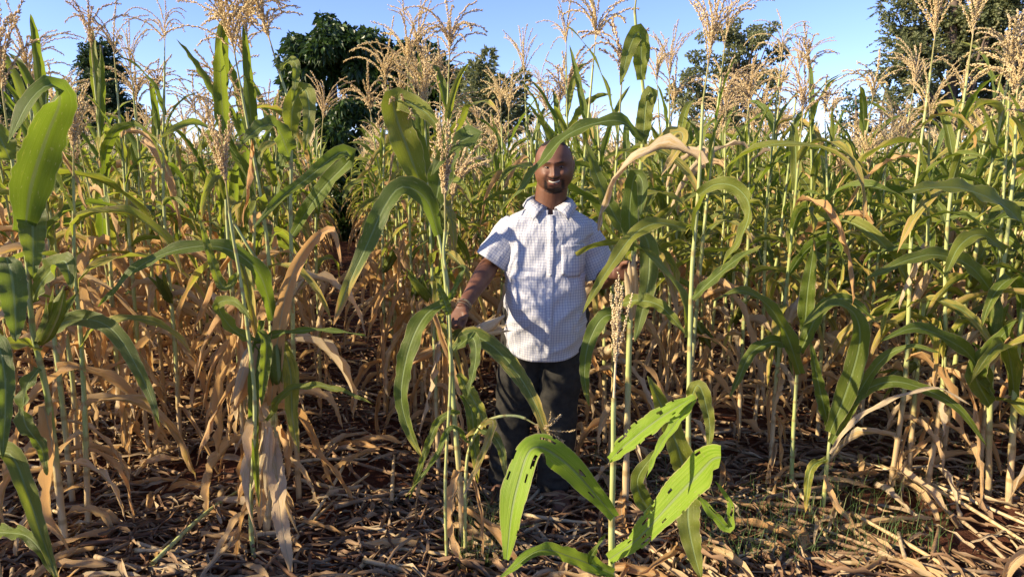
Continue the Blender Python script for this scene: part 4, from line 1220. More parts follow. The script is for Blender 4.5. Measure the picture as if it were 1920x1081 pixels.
# joints (world; he faces the camera, -y)
HC = np.array([.184, MY - .055, 1.600])              # middle of the head
neck0 = np.array([.165, MY + .012, 1.395]); neck1 = np.array([.180, MY - .012, 1.515])
shR = np.array([-.010, MY + .005, 1.345]); shL = np.array([.336, MY + .015, 1.345])       # his right = left in the photo
elR = P(918, 497, MY - .03); wrR = P(868, 575, MY - .32); haR = P(852, 594, MY - .37)
elL = P(1128, 525, MY + .03); wrL = P(1151, 514, MY - .22); haL = P(1178, 492, MY - .29)

def head_mesh(mb):
    nu, nv = 120, 96
    th = np.linspace(.001, PI - .001, nv)[:, None]; ph = np.linspace(0, 2 * PI, nu, endpoint=False)[None, :]
    x = np.sin(th) * np.cos(ph); y = -np.sin(th) * np.sin(ph) ; z = np.cos(th) + 0 * ph      # y<0 is the face
    X = .0835 * x; Y = .094 * y; Z = .111 * z
    # fuller jaw, flatter face
    low = np.clip(-z, 0, 1)
    X = X * (1 + .06 * low * (1 - low) * 4 * .6); 
    hi = np.clip(z, 0, 1); X = np.where(z < 0, X, X * (np.sqrt(np.maximum(1 - hi ** 2.7, 0)) / np.sqrt(np.maximum(1 - hi ** 2, 1e-6))).clip(1, 1.3) ** .8)
    X = X * np.where(z < 0, np.sqrt(np.maximum(1 - low ** 3.0, 0)) / np.sqrt(np.maximum(1 - low ** 2, 1e-6)), 1.0).clip(1, 1.45) ** .85
    face = np.clip(-y, 0, 1)
    Y = np.where(y < 0, Y * (1 - .06 * np.exp(-((Z + .02) / .05) ** 2) ), Y)
    Y = np.where((y < 0) & (z < 0), Y - .012 * low ** 1.2 * face, Y)                          # chin forward
    Y = np.where((y > 0) & (z < 0), Y * (1 - .35 * low), Y)
    def g(cx, cz, sx, sz): return np.exp(-((X - cx) / sx) ** 2 - ((Z - cz) / sz) ** 2) * (y < 0) * np.clip(face * 2, 0, 1)
    fwd = np.zeros_like(X)
    fwd += .020 * g(0, -.030, .0115, .014) + .011 * g(0, -.010, .0085, .024)                 # nose
    fwd += .009 * (g(.015, -.034, .0075, .008) + g(-.015, -.034, .0075, .008))                # nostrils
    fwd += .006 * (g(.028, .024, .022, .009) + g(-.028, .024, .022, .009)) + .003 * g(0, .024, .02, .012)
    fwd -= .010 * (g(.031, .006, .016, .011) + g(-.031, .006, .016, .011))                    # eye sockets
    fwd += .0045 * (g(.031, .009, .013, .0045) + g(-.031, .009, .013, .0045))                 # upper lids
    fwd += .0035 * (g(.031, -.001, .013, .004) + g(-.031, -.001, .013, .004))
    fwd += .013 * (g(.041, -.026, .019, .017) + g(-.041, -.026, .018, .016))                  # smiling cheeks
    fwd -= .005 * (g(.036, -.056, .010, .014) + g(-.036, -.056, .010, .014))
    mz = -.060 + .010 * (X / .03) ** 2                                                        # smile curve
    mouth = np.exp(-((X) / .028) ** 4 - ((Z - mz) / .0052) ** 2) * (y < 0)
    fwd += .0075 * g(0, -.058, .030, .022)
    fwd += .0040 * np.exp(-((X) / .027) ** 4) * (np.exp(-((Z - mz - .0095) / .0045) ** 2) + 1.2 * np.exp(-((Z - mz + .0105) / .0055) ** 2)) * (y < 0)
    fwd -= .013 * mouth
    fwd += .009 * g(0, -.100, .022, .015)                                                     # chin
    fwd -= .003 * g(0, -.083, .02, .005)
    Y = Y - fwd
    V = np.stack([X, Y, Z], -1).reshape(-1, 3)
    beard = np.exp(-((X) / .034) ** 6 - ((Z + .106) / .020) ** 4) * (y < 0)
    beard = np.maximum(beard, .85 * np.exp(-((np.abs(X) - .037) / .009) ** 2 - ((Z + .074) / .028) ** 4) * (y < 0))
    beard = np.maximum(beard, .8 * np.exp(-((X) / .030) ** 6 - ((Z - mz - .0165) / .0048) ** 2) * (y < 0))
    beard = np.maximum(beard, .9 * (np.exp(-((np.abs(X) - .028) / .017) ** 4 - ((Z - .0235 + 4 * (np.abs(X) - .028) ** 2) / .0032) ** 2)) * (y < 0))   # brows
    beard = np.maximum(beard, .9 * np.exp(-((np.abs(X) - .031) / .014) ** 4 - ((Z - .0052) / .0022) ** 2) * (y < 0))                          # lash line
    beard = np.maximum(beard, 1.0 * mouth * .8)
    mouth_w = 0
    lip = np.exp(-((X) / .028) ** 6) * (np.exp(-((Z - mz - .0095) / .004) ** 2) + np.exp(-((Z - mz + .0105) / .0055) ** 2)) * (y < 0)
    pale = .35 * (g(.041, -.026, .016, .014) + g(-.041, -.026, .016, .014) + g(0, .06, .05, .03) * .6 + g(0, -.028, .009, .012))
    tilt = np.array(Matrix.Rotation(math.radians(-2.5), 3, 'Y') @ Matrix.Rotation(math.radians(6), 3, 'X') @ Matrix.Rotation(math.radians(-4), 3, 'Z'))
    V = V @ tilt.T + HC
    mb.add(V, grid_faces(nv, nu, True), beard.ravel(), np.clip(lip, 0, 1).ravel(), np.clip(pale, 0, 1).ravel())
    return tilt

def finger(mb, root, pts, r=.0085):
    n = len(pts); P_ = [root] + pts
    q = spline(np.array(P_), 12)
    R = np.interp(np.linspace(0, 1, 12), [0, .3, .35, .6, .66, .95, 1], [r * 1.1, r, r * 1.1, r * .92, r, r * .82, r * .55])
    add_tube(mb, q, R, 10)

def hand(mb, wrist, palm, fwd, nrm, axis, holdR, sgn, thumb_up=1.):
    """gripping hand: fwd = wrist towards the knuckles, nrm = out of the back of the hand, axis = along the held stem, pointing to the thumb side"""
    fwd = unit(np.array(fwd, float)[None])[0]; axis = np.array(axis, float); axis = axis - axis.dot(fwd) * fwd; axis /= np.linalg.norm(axis)
    nrm = np.cross(fwd, axis); nrm = nrm / np.linalg.norm(nrm) * sgn
    W = .041
    # palm: flattened block lofted from the wrist to the knuckles
    sec = []
    for t, hw, ht in ((0, .027, .019), (.25, .033, .019), (.55, .040, .017), (.85, .042, .014), (1.0, .040, .011)):
        c = wrist + fwd * (.095 * t) + nrm * (.004 * math.sin(t * PI))
        th = np.linspace(0, 2 * PI, 20, endpoint=False)
        ce = np.sign(np.cos(th)) * np.abs(np.cos(th)) ** .7; se = np.sign(np.sin(th)) * np.abs(np.sin(th)) ** .7
        sec.append(c + np.outer(ce * hw, axis) + np.outer(se * ht, nrm))
    V = np.vstack(sec + [[wrist], [wrist + fwd * .1]])
    F = grid_faces(5, 20, True); b = mb.n
    mb.add(V, F); j = np.arange(20); j2 = (j + 1) % 20
    mb.f.append(np.vstack([np.stack([np.full(20, 100), j2, j], 1), np.stack([np.full(20, 101), 80 + j, 80 + j2], 1)]) + b); mb.m.append(np.zeros(40, int))
    ln = (.074, .082, .077, .060)
    for i, f in enumerate((.030, .0105, -.0105, -.030)):
        k = wrist + fwd * (.088 - .006 * abs(i - 1)) + axis * f
        L = ln[i]
        a = k + fwd * L * .30 - nrm * .012
        b_ = k + fwd * L * .36 - nrm * (.012 + L * .36) 
        c_ = k + fwd * L * .02 - nrm * (.014 + L * .58)
        spread = axis * f * .12
        finger(mb, k - fwd * .02, [k + nrm * .003, a + spread, b_ + spread * 1.5, c_ + spread], .0088 if i < 3 else .0075)
    # thumb: leaves the side of the palm near its base
    tb = wrist + fwd * .028 + axis * .026 - nrm * .004
    finger(mb, tb - axis * .012, [tb + axis * .014 * thumb_up + fwd * .018 - nrm * .012, tb + fwd * .045 + axis * .016 * thumb_up - nrm * .034, tb + fwd * .062 + axis * .006 - nrm * .050], .0105)
    return nrm

mb = MB()
tilt = head_mesh(mb)
for sx in (-1, 1):                                    # ears
    c = HC + tilt @ np.array([sx * .082, .008, -.006])
    ball(mb, c, (.008, .017, .029), 16, 12)
    ball(mb, c + np.array([sx * .005, .006, .008]), (.006, .014, .018), 14, 10)
blend_tube(mb, [neck0 - [0, 0, .05], neck0, (neck0 + neck1) / 2, neck1, neck1 + [0, 0, .05]], [.092, .080, .072, .070, .062], 14, 24, 1.0)
# trunk under the clothes
blend_tube(mb, [(.150, MY + .01, .86), (.150, MY, 1.0), (.152, MY, 1.12), (.158, MY, 1.26), (.162, MY + .005, 1.35), (.165, MY + .005, 1.40)], [.15, .165, .16, .165, .135, .08], 18, 32, (.8, .82, .78, .7, .58, .6))
for sh, el, wr in ((shR, elR, wrR), (shL, elL, wrL)):
    blend_tube(mb, [sh + (np.array([.163, MY, 1.33]) - sh) * .25, sh * .7 + el * .3, sh * .3 + el * .7, el], [.040, .046, .047, .043], 12, 20)
    blend_tube(mb, [el + (sh - el) * .06, el, el * .72 + wr * .28, el * .35 + wr * .65, wr, wr + (wr - el) * .05], [.040, .044, .045, .035, .027, .026], 16, 20, (1, 1, 1, .95, .85, .85))
fR = unit((wrR - elR)[None])[0] * .5 + np.array([-.18, -.25, -.55])
stem = np.array([0.02, 0.0, 1.0])
nrmR = hand(mb, wrR, haR, fR + np.array([0, 0, 0]), None, np.array([.75, -.35, -.1]), .012, -1)
fL = np.array([.12, -.42, .14])
nrmL = hand(mb, wrL, haL, np.array([.95, -.16, .22]), None, np.array([-.05, 0, 1.0]), .02, -1)
# legs and feet
ankR = np.array([-.035, MY + .10, .08]); ankL = np.array([.205, MY + .03, .08])
hipR = np.array([.070, MY + .01, .86]); hipL = np.array([.235, MY + .01, .86])
for hp, an in ((hipR, ankR), (hipL, ankL)):
    kn = (hp + an) / 2 + np.array([0, -.015, .01])
    blend_tube(mb, [hp + [0, 0, .06], hp, hp * .5 + kn * .5, kn, kn * .5 + an * .5, an, an - [0, 0, .03]], [.10, .098, .082, .062, .055, .042, .04], 18, 20)
    blend_tube(mb, [an + [0, .03, -.04], an + [0, -.03, -.05], an + [0, -.10, -.062], an + [0, -.15, -.066]], [.034, .038, .036, .02], 8, 16, .7, (0, 0.01, 1))
mroot = thing('person', 'man in a blue checked short-sleeved shirt and dark trousers, smiling, holding maize on both sides', 'man', (.15, MY, 0))
moff = np.array([.15, MY, 0])
raw = mb.mesh('person_raw', M_SKIN, offset=moff)
tmp = bpy.data.objects.new('tmp_body', raw); COL.objects.link(tmp)
md = tmp.modifiers.new('r', 'REMESH'); md.mode = 'VOXEL'; md.voxel_size = .0034; md.use_smooth_shade = True
dg = bpy.context.evaluated_depsgraph_get(); dg.update()
body = bpy.data.meshes.new_from_object(tmp.evaluated_get(dg), depsgraph=dg)
bpy.data.objects.remove(tmp)
# carry the face colours over to the remeshed skin
from mathutils.kdtree import KDTree
Vh = np.concatenate(mb.v)[:120 * 96] - moff; Ah = np.concatenate(mb.a)[:120 * 96]
kd = KDTree(len(Vh))
for i, v in enumerate(Vh): kd.insert(v, i)
kd.balance()
nb_ = len(body.vertices); co = np.empty(nb_ * 3); body.vertices.foreach_get('co', co); co = co.reshape(-1, 3)
vals = np.zeros((nb_, 4))
for i in np.argwhere(co[:, 2] > 1.46).ravel():
    _, j, dist = kd.find(co[i])
    if dist < .01: vals[i] = Ah[j]
for c_, w_, el_ in ((wrR, .06, elR), (wrL, .06, elL)):
    pass
for i, n in enumerate(ATTR):
    at = body.attributes.new(n, 'FLOAT', 'POINT') if n not in body.attributes else body.attributes[n]
    at.data.foreach_set('value', vals[:, i])
# one smoothing pass away from the face
me_ed = np.empty(len(body.edges) * 2, int); body.edges.foreach_get('vertices', me_ed); me_ed = me_ed.reshape(-1, 2)
for it in range(7):
    acc = np.zeros_like(co); ct = np.zeros(nb_)
    np.add.at(acc, me_ed[:, 0], co[me_ed[:, 1]]); np.add.at(acc, me_ed[:, 1], co[me_ed[:, 0]])
    np.add.at(ct, me_ed[:, 0], 1); np.add.at(ct, me_ed[:, 1], 1)
    avg = acc / np.maximum(ct, 1)[:, None]
    wgt = np.where((co[:, 2] > 1.49), .12 if it < 2 else 0., .5)[:, None]
    co = co * (1 - wgt) + avg * wgt
body.vertices.foreach_set('co', co.ravel())
body.materials.clear(); body.materials.append(M_SKIN)
body.polygons.foreach_set('use_smooth', np.ones(len(body.polygons), bool)); body.update()
link('body', body, mroot)

# teeth, eyes, hair
def headpt(x, y, z): return HC + tilt @ np.array([x, y, z])
m_ = MB(); xs = np.linspace(-.024, .024, 13)
def mzf(x): return -.060 + .010 * (x / .03) ** 2
ys = -.094 - .004 + .010 * (xs / .021) ** 2 
V = []
for x, y in zip(xs, ys):
    V += [headpt(x, y, mzf(x) + .0044), headpt(x, y - .001, mzf(x)+.001), headpt(x, y + .001, mzf(x) - .0022)]
m_.add(V, grid_faces(13, 3)); link('teeth', m_.mesh('teeth', M_TEETH, offset=moff), mroot)
for sx in (-1, 1):
    c = headpt(sx * .031, -.0765, .0035)
    m_ = MB(); ball(m_, c, (.0098, .0098, .0040), 16, 10); e = link('eye', m_.mesh('eye', M_EYE, offset=moff), mroot)
    m_ = MB(); ball(m_, c + np.array([0.001, -.0075, -.0002]), (.0045, .003, .0036), 12, 8); link('iris', m_.mesh('iris', M_IRIS, offset=moff), e)
m_ = MB()
nu, nv = 60, 40
th = np.linspace(.0, 1.9, nv)[:, None]; ph = np.linspace(0, 2 * PI, nu, endpoint=False)[None, :]
x = np.sin(th) * np.cos(ph); y = -np.sin(th) * np.sin(ph); z = np.cos(th) + 0 * ph
X = .0848 * x * np.where(z > 0, (np.sqrt(np.maximum(1 - np.clip(z, 0, 1) ** 2.7, 0)) / np.sqrt(np.maximum(1 - np.clip(z, 0, 1) ** 2, 1e-6))).clip(1, 1.3) ** .8, 1); Y = .0955 * y; Z = .1122 * z
V = np.stack([X, Y, Z], -1).reshape(-1, 3)
F = grid_faces(nv, nu, True); fc = V[F].mean(1)
keep = (fc[:, 1] > -.035 + .9 * (.09 - fc[:, 2]) * .5) & (fc[:, 1] + fc[:, 2] * .12 > -.0) | ((fc[:, 2] > .09) & (fc[:, 1] > -.038))
m_.add(V @ tilt.T + HC, F[keep]); link('hair', m_.mesh('hair', M_HAIR, offset=moff), mroot)

# ---- the shirt
def wr_noise(V, amp, sc, seed=0., stretch=(1, 1, 1)):
    return np.array([noise.noise((v[0] * sc * stretch[0] + seed, v[1] * sc * stretch[1], v[2] * sc * stretch[2])) for v in V]) * amp
def cloth_offset(V, Nn, amp=.008, seed=0.):
    a = wr_noise(V, amp, 9., seed, (1, 1, .55)) 
    q = V @ np.array([[.8, 0, .55], [0, 1, 0], [-.55, 0, .8]]).T
    b = np.array([1 - abs(noise.noise((v[0] * 6 + seed, v[1] * 6, v[2] * 20 + seed))) * 2 for v in q]) * amp * .9
    c = np.array([1 - abs(noise.noise((v[0] * 13 + seed, v[1] * 9, v[2] * 7 - seed))) * 2 for v in V]) * amp * .55
    return V + Nn * (a + b + c)[:, None]
rows = [  # z, cx, cy, half width, half depth
    (.74, .150, MY + .00, .178, .150), (.80, .150, MY - .005, .181, .155), (.88, .150, MY - .015, .185, .166), (.96, .150, MY - .022, .187, .172), (1.05, .152, MY - .022, .185, .168),
    (1.14, .154, MY - .012, .184, .154), (1.22, .157, MY - .004, .187, .142), (1.29, .160, MY + .000, .200, .130), (1.335, .162, MY + .003, .200, .118), (1.375, .163, MY + .006, .172, .100),
    (1.405, .165, MY + .006, .118, .088), (1.428, .167, MY + .000, .086, .080), (1.445, .168, MY - .003, .072, .074)]
rows = spline(np.array(rows), 90)
nth = 150
th = np.linspace(0, 2 * PI, nth, endpoint=False)
ex = .82
cs = np.sign(np.cos(th)) * np.abs(np.cos(th)) ** ex; sn = np.sign(np.sin(th)) * np.abs(np.sin(th)) ** ex
V = np.zeros((90, nth, 3))
hem = .035 * np.cos(th) ** 2 * 1.0                            # shirt tail: sides rise
for i, (z, cx, cy, hw, hd) in enumerate(rows):
    V[i, :, 0] = cx + hw * (.965 if z < 1.3 else 1.) * cs; V[i, :, 1] = cy - hd * sn
    V[i, :, 2] = z + hem * max(0, 1 - i / 14) + .012 * np.sin(th) * (i > 82)
Vf = V.reshape(-1, 3); cen = np.repeat(np.stack([rows[:, 1], rows[:, 2], rows[:, 0]], 1), nth, 0)
Nn = unit((Vf - cen) * [1, 1, .0])
arc = np.concatenate([[0], np.cumsum(np.linalg.norm(np.diff(V[30], axis=0), axis=1))])
U = np.tile(arc, 90) ; Hh = np.concatenate([[0], np.cumsum(np.linalg.norm(np.diff(V[:, 37], axis=0), axis=1))]); VV = np.repeat(Hh, nth)
Vw = cloth_offset(Vf, Nn, .0085, 1.7)
fade = np.repeat(1 - sstep(76, 88, np.arange(90)), nth)[:, None]
Vw = Vf * (1 - fade) + Vw * fade
F = grid_faces(90, nth, True)
fc = Vf[F].mean(1)
# open neck: a V below the throat
neckV = (fc[:, 2] > 1.388 + np.abs(fc[:, 0] - .170) * 1.1) & (fc[:, 1] < MY - .02)
m_ = MB(); m_.add(Vw, F[~neckV & (fc[:, 2] < 1.431)], U, VV)
shirt_me = m_.mesh('shirt', M_SHIRT, offset=moff)
shirt = link('shirt', shirt_me, mroot)
so = shirt.modifiers.new('s', 'SOLIDIFY'); so.thickness = .0015; so.offset = 1
def front_y(x, z):
    """y of the shirt front at x,z (already creased)"""
    k = np.argmin(np.abs(Vw[:, 0] - x) + np.abs(Vw[:, 2] - z) + (Vw[:, 1] > MY) * 9)
    return Vw[k, 1]
def sleeve(sh, el, open_t, seed, cuff):
    n, m = 44, 48
    q = spline(np.array([sh + [0, 0, -.006], sh * .85 + el * .15, sh * .45 + el * .55, sh * (1 - open_t) + el * open_t]), n)
    R = np.interp(np.linspace(0, 1, n), [0, .12, .4, .8, 1], [.060, .075, .079, .078, cuff])
    V, F, _ = tube(q, R, m, .95, (0, 1, .02), cap=False)
    c = np.repeat(q, m, 0); Nn = unit(V - c)
    t = np.repeat(np.linspace(0, 1, n), m)
    Vw2 = V + (cloth_offset(V, Nn, .009, seed) - V) * (.35 + .65 * t)[:, None]
    mm = MB(); mm.add(Vw2, F, np.tile(np.linspace(0, 2 * PI * .082, m), n), t * np.linalg.norm(el - sh) * open_t)
    o = link('sleeve', mm.mesh('sleeve', M_SHIRT, offset=moff), shirt)
    s_ = o.modifiers.new('s', 'SOLIDIFY'); s_.thickness = .0022; s_.offset = 1
    return o
sleeve(shR + [.035, .0, -.005], elR, .93, 5.1, .074)
sleeve(shL + [-.035, .0, -.005], elL, .88, 8.3, .080)
# collar: a standing band and two pointed flaps folded down over it
for sg in (-1, 1):
    n = 20; t = np.linspace(0, 1, n)                              # from the back of the neck round to the throat
    a = PI * 1.5 - sg * t * PI * .93
    cx, cy = .170, MY - .006
    top = np.stack([cx + (.078 - .004 * t) * np.cos(a) * 1.04, cy + (.080 + .004 * t) * np.sin(a) * -1 * -1, 1.474 - .052 * t ** 2.2], 1)
    top[:, 1] = cy - np.cos((t) * PI * .93) * -.078
    top[:, 0] = cx + sg * np.sin(t * PI * .93) * .080
    spread = .030 + .016 * t
    out = np.stack([cx + sg * np.sin(t * PI * .93) * (.080 + spread), cy + np.cos(t * PI * .93) * (.078 + spread * .7), 1.444 - .040 * t ** 1.6 - .022 * t ** 5], 1)
    k = t ** 6
    out[:, 0] += sg * .050 * k; out[:, 2] -= .016 * k; out[:, 1] -= .006 * k
    mid = (top * .55 + out * .45) + np.array([0, 0, .009]) + (out - top) * .12
    band = top * [1, 1, 1] + np.array([0, 0, -.030]) + (top - [cx, cy, 0]) * [-.04, -.04, 0]
    V = np.stack([band, top, mid, out], 1).reshape(-1, 3)
    mm = MB(); mm.add(V, grid_faces(n, 4), np.repeat(t * .22, 4), np.tile([0, .028, .045, .075], n))
    o = link('collar', mm.mesh('collar', M_SHIRT, offset=moff), shirt); s_ = o.modifiers.new('s', 'SOLIDIFY'); s_.thickness = .003; s_.offset = 1
# front placket with buttons, breast pocket
zs = np.linspace(.765, 1.388, 46); px0 = np.interp(zs, [.76, 1.35], [.158, .170])
V = []
for z, x0_ in zip(zs, px0):
    for dx in (-.016, -.0145, .0145, .016):
        V.append([x0_ + dx, min(front_y(x0_ + dx, z), front_y(x0_, z) + .002) - (.0045 if abs(dx) < .015 else .0015), z])
V = np.array(V).reshape(46, 4, 3); V[1:-1, :, 1] = (V[:-2, :, 1] + V[2:, :, 1] + V[1:-1, :, 1]) / 3
mm = MB(); mm.add(V.reshape(-1, 3), grid_faces(46, 4), np.tile([0.002, .003, .032, .034], 46), np.repeat(zs - .765, 4))
link('placket', mm.mesh('placket', M_SHIRT, offset=moff), shirt)
for z in (.85, .945, 1.04, 1.135, 1.23, 1.32):
    x0_ = np.interp(z, [.76, 1.35], [.158, .170]); yy = V[np.argmin(np.abs(zs - z)), 1, 1]
    mm = MB(); add_tube(mm, [[x0_, yy + .001, z], [x0_, yy - .0025, z]], [.0055, .0050], 12, hint=(0, 0, 1))
    link('button', mm.mesh('button', M_BUTTON, offset=moff), shirt)
gxs = np.linspace(.215, .320, 14); gzs = np.linspace(1.135, 1.262, 16)
V = np.zeros((16, 14, 3))
for i, z in enumerate(gzs):
    for j, x in enumerate(gxs):
        zz = z - (0 if i > 2 else (.012 if abs(j - 6.5) < 4 else 0) * (1 - i / 3))
        V[i, j] = [x, front_y(x, z) - .004, zz]
for _ in range(3): V[1:-1, 1:-1, 1] = (V[:-2, 1:-1, 1] + V[2:, 1:-1, 1] + V[1:-1, :-2, 1] + V[1:-1, 2:, 1]) / 4
V[0, :, 1] += .003; V[:, 0, 1] += .003; V[:, -1, 1] += .003
mm = MB(); mm.add(V.reshape(-1, 3), grid_faces(16, 14), np.tile(gxs, 16) + .004, np.repeat(gzs, 14) + .005)
o = link('pocket', mm.mesh('pocket', M_SHIRT, offset=moff), shirt); s_ = o.modifiers.new('s', 'SOLIDIFY'); s_.thickness = .003; s_.offset = 1

# ---- trousers: two legs and the seat, grown into one cloth
mb = MB()
for hp, an in ((hipR, ankR), (hipL, ankL)):
    kn = (hp + an) / 2 + np.array([0, -.015, .0])
    blend_tube(mb, [hp + [0, 0, .10], hp, hp * .55 + kn * .45, kn, kn * .5 + an * .5, an + [0, 0, .02], an + [0, 0, -.035]], [.115, .118, .108, .090, .082, .076, .078], 30, 32)
blend_tube(mb, [(.152, MY + .01, .74), (.152, MY + .01, .84), (.152, MY, .97)], [.165, .170, .165], 10, 40, .82)
raw = mb.mesh('trousers_raw', M_TROU, offset=moff)
tmp = bpy.data.objects.new('tmp_t', raw); COL.objects.link(tmp)
md = tmp.modifiers.new('r', 'REMESH'); md.mode = 'VOXEL'; md.voxel_size = .007; md.use_smooth_shade = True
dg = bpy.context.evaluated_depsgraph_get(); dg.update()
tm = bpy.data.meshes.new_from_object(tmp.evaluated_get(dg), depsgraph=dg); bpy.data.objects.remove(tmp)
nb_ = len(tm.vertices); co = np.empty(nb_ * 3); tm.vertices.foreach_get('co', co); co = co.reshape(-1, 3)
nn_ = np.empty(nb_ * 3); tm.vertices.foreach_get('normal', nn_); nn_ = nn_.reshape(-1, 3)
wz = np.array([.011 * noise.noise((v[0] * 8, v[1] * 8, v[2] * 4)) + .009 * (1 - 2 * abs(noise.noise((v[0] * 7 + v[2] * 3, v[1] * 5, v[2] * 13)))) * (1 + 1.2 * max(0, .35 - v[2]) * 2) for v in co])
co = co + nn_ * wz[:, None]
ed = np.empty(len(tm.edges) * 2, int); tm.edges.foreach_get('vertices', ed); ed = ed.reshape(-1, 2)
for it in range(3):
    acc = np.zeros_like(co); ct = np.zeros(nb_)
    np.add.at(acc, ed[:, 0], co[ed[:, 1]]); np.add.at(acc, ed[:, 1], co[ed[:, 0]]); np.add.at(ct, ed[:, 0], 1); np.add.at(ct, ed[:, 1], 1)
    co = co * .5 + acc / np.maximum(ct, 1)[:, None] * .5
tm.vertices.foreach_set('co', co.ravel()); tm.materials.clear(); tm.materials.append(M_TROU)
tm.polygons.foreach_set('use_smooth', np.ones(len(tm.polygons), bool)); tm.update()
link('trousers', tm, mroot)
# shoes
for an, yaw in ((ankR, .25), (ankL, -.2)):
    mm = MB(); n = 14
    fx = np.array([-math.sin(yaw), -math.cos(yaw), 0]); sd = np.array([math.cos(yaw), -math.sin(yaw), 0])
    t = np.linspace(0, 1, n)
    hw = np.interp(t, [0, .08, .3, .6, .8, .95, 1], [.015, .033, .036, .046, .048, .034, .012])
    hh = np.interp(t, [0, .08, .3, .5, .8, .95, 1], [.03, .075, .085, .06, .042, .030, .012])
    a = np.linspace(0, 2 * PI, 20, endpoint=False)
    V = []
    for i in range(n):
        c = np.array([an[0], an[1], 0]) + fx * (-.07 + .275 * t[i])
        zc = np.where(np.sin(a) > 0, np.abs(np.sin(a)) ** .8 * hh[i], -.006 * np.abs(np.sin(a)) ** .3)
        V.append(c + np.outer(np.cos(a) * hw[i], sd) + np.outer(zc + .022, [0, 0, 1]))
    V = np.vstack(V); V = V + np.array([[0, 0, .002 * noise.noise(v * 40)] for v in V])
    mm.add(V, grid_faces(n, 20, True)); sh_ = link('shoe', mm.mesh('shoe', M_SHOE, offset=moff), mroot)
    mm = MB(); V = []
    for i in range(n):
        c = np.array([an[0], an[1], 0]) + fx * (-.073 + .281 * t[i])
        V += [c + sd * (hw[i] + .003) + [0, 0, .020], c + sd * (hw[i] + .003) + [0, 0, .002], c - sd * (hw[i] + .003) + [0, 0, .002], c - sd * (hw[i] + .003) + [0, 0, .020]]
    mm.add(V, grid_faces(n, 4, True)); link('sole', mm.mesh('sole', M_HAIR, smooth=False, offset=moff), sh_)
# wire bracelet on the right wrist
ax = unit((wrR - elR)[None])[0]; h1 = unit(np.cross(ax, [0, 0, 1.])[None])[0]; h2 = np.cross(ax, h1)
mm = MB()
for k, (o_, rr) in enumerate(((.0, .031), (-.006, .032), (.005, .031), (-.011, .033))):
    a = np.linspace(0, 2 * PI, 30)
    c = wrR + ax * (o_ - .004 + .006 * np.sin(a * 1 + k * 1.7))[:, None] + np.outer(np.cos(a) * rr, h1) + np.outer(np.sin(a) * rr * .9, h2)
    add_tube(mm, c, .0011, 5, cap=False)
link('bracelet', mm.mesh('bracelet', M_WIRE, offset=moff), mroot)
# ------------------------------------------------------------------ crop litter on the soil
LT = random.Random(55)
def litter_leaf(rng, L, W, n=7, na=3):
    t = np.linspace(0, 1, n)
    b = rng.uniform(-1.1, 1.1); lift = rng.uniform(0, .12) * L
    th = b * (t - .5)
    C = np.stack([np.cumsum(np.cos(th)) * L / n, np.cumsum(np.sin(th)) * L / n, lift * np.sin(t * PI) + np.array([rng.uniform(0, .012) for _ in range(n)])], 1)
    C -= C.mean(0) * [1, 1, 0]
    N = np.tile([0, 0, 1.], (n, 1)); T = unit(np.gradient(C, axis=0))
    N = rot_about(N, T, rng.uniform(-3, 3) * t + rng.uniform(-1, 1))
    return ribbon(C, N, W * np.sin(np.clip(t * .9 + .08, 0, 1) * PI) ** .5, na, rng.uniform(.1, .9), .006, 3, 0., rng, .003, rng.uniform(0, 1))
def litter_stick(rng, L, R, n=5, ns=5):
    t = np.linspace(0, 1, n)
    b = rng.uniform(-.12, .12)
    C = np.stack([(t - .5) * L, b * L * (t - .5) ** 2 * 2, np.full(n, R)], 1)
    Rr = R * np.array([1 + (.18 if i % 2 else -.05) for i in range(n)])
    V, F, T = tube(C, Rr, ns, rng.uniform(.6, .95), (0, 1, .05))
    return V, F, T
# the bits that are too many to count
protoL = [litter_leaf(LT, LT.uniform(.07, .28), LT.uniform(.004, .014)) for _ in range(30)]
protoS = [litter_stick(LT, LT.uniform(.08, .40), LT.uniform(.003, .009)) for _ in range(16)]
mb = MB()
def scatter_xy():
    # denser where the camera looks from close by
    y = 1.9 + 9 * LT.random() ** 1.7
    x = LT.uniform(-.85, .85) * (y + .8)
    return x, y
BARE = [tuple(G(425, 880)[:2]) + (.34,), tuple(G(1690, 985)[:2]) + (.36,), tuple(G(1390, 780)[:2]) + (.26,), tuple(G(690, 900)[:2]) + (.2,)]
nl = 0
for i in range(21000):
    x, y = scatter_xy()
    if any(((x - a) / r) ** 2 + ((y - b) / r) ** 2 < 1 for a, b, r in BARE) and LT.random() < .8: continue
    rich = noise.noise((x * 1.6, y * 1.6, 2.)) 
    if rich < -.25 and LT.random() < .5: continue
    z = float(ground_z(x, y)) + LT.uniform(.008, .045) + .02 * max(0, rich)
    a = LT.uniform(0, 6.28)
    if LT.random() < .45: a = math.radians(LT.choice((18, -28, 104))) + LT.gauss(0, .35)
    tx, ty = LT.gauss(0, .09), LT.gauss(0, .09)
    M = np.array((Matrix.Rotation(a, 3, 'Z') @ Matrix.Rotation(tx, 3, 'X') @ Matrix.Rotation(ty, 3, 'Y')))
    s = LT.uniform(.6, 1.3)
    if LT.random() < .74:
        V, F, t, ss, d = LT.choice(protoL); mb.add(V @ M.T * s + [x, y, z], F, t, ss, 0, LT.random())
    else:
        V, F, T = LT.choice(protoS); b = mb.n; mb.add(V @ M.T * s + [x, y, z], F, .5, 0, 0, LT.random()); mb.f.append(T + b); mb.m.append(np.zeros(len(T), int))
o = link('crop_litter', mb.mesh('crop_litter', M_LITTER)); tag(o, 'dry maize leaves, husk scraps and stalk bits covering the soil', None, None, 'stuff'); o['kind'] = 'stuff'

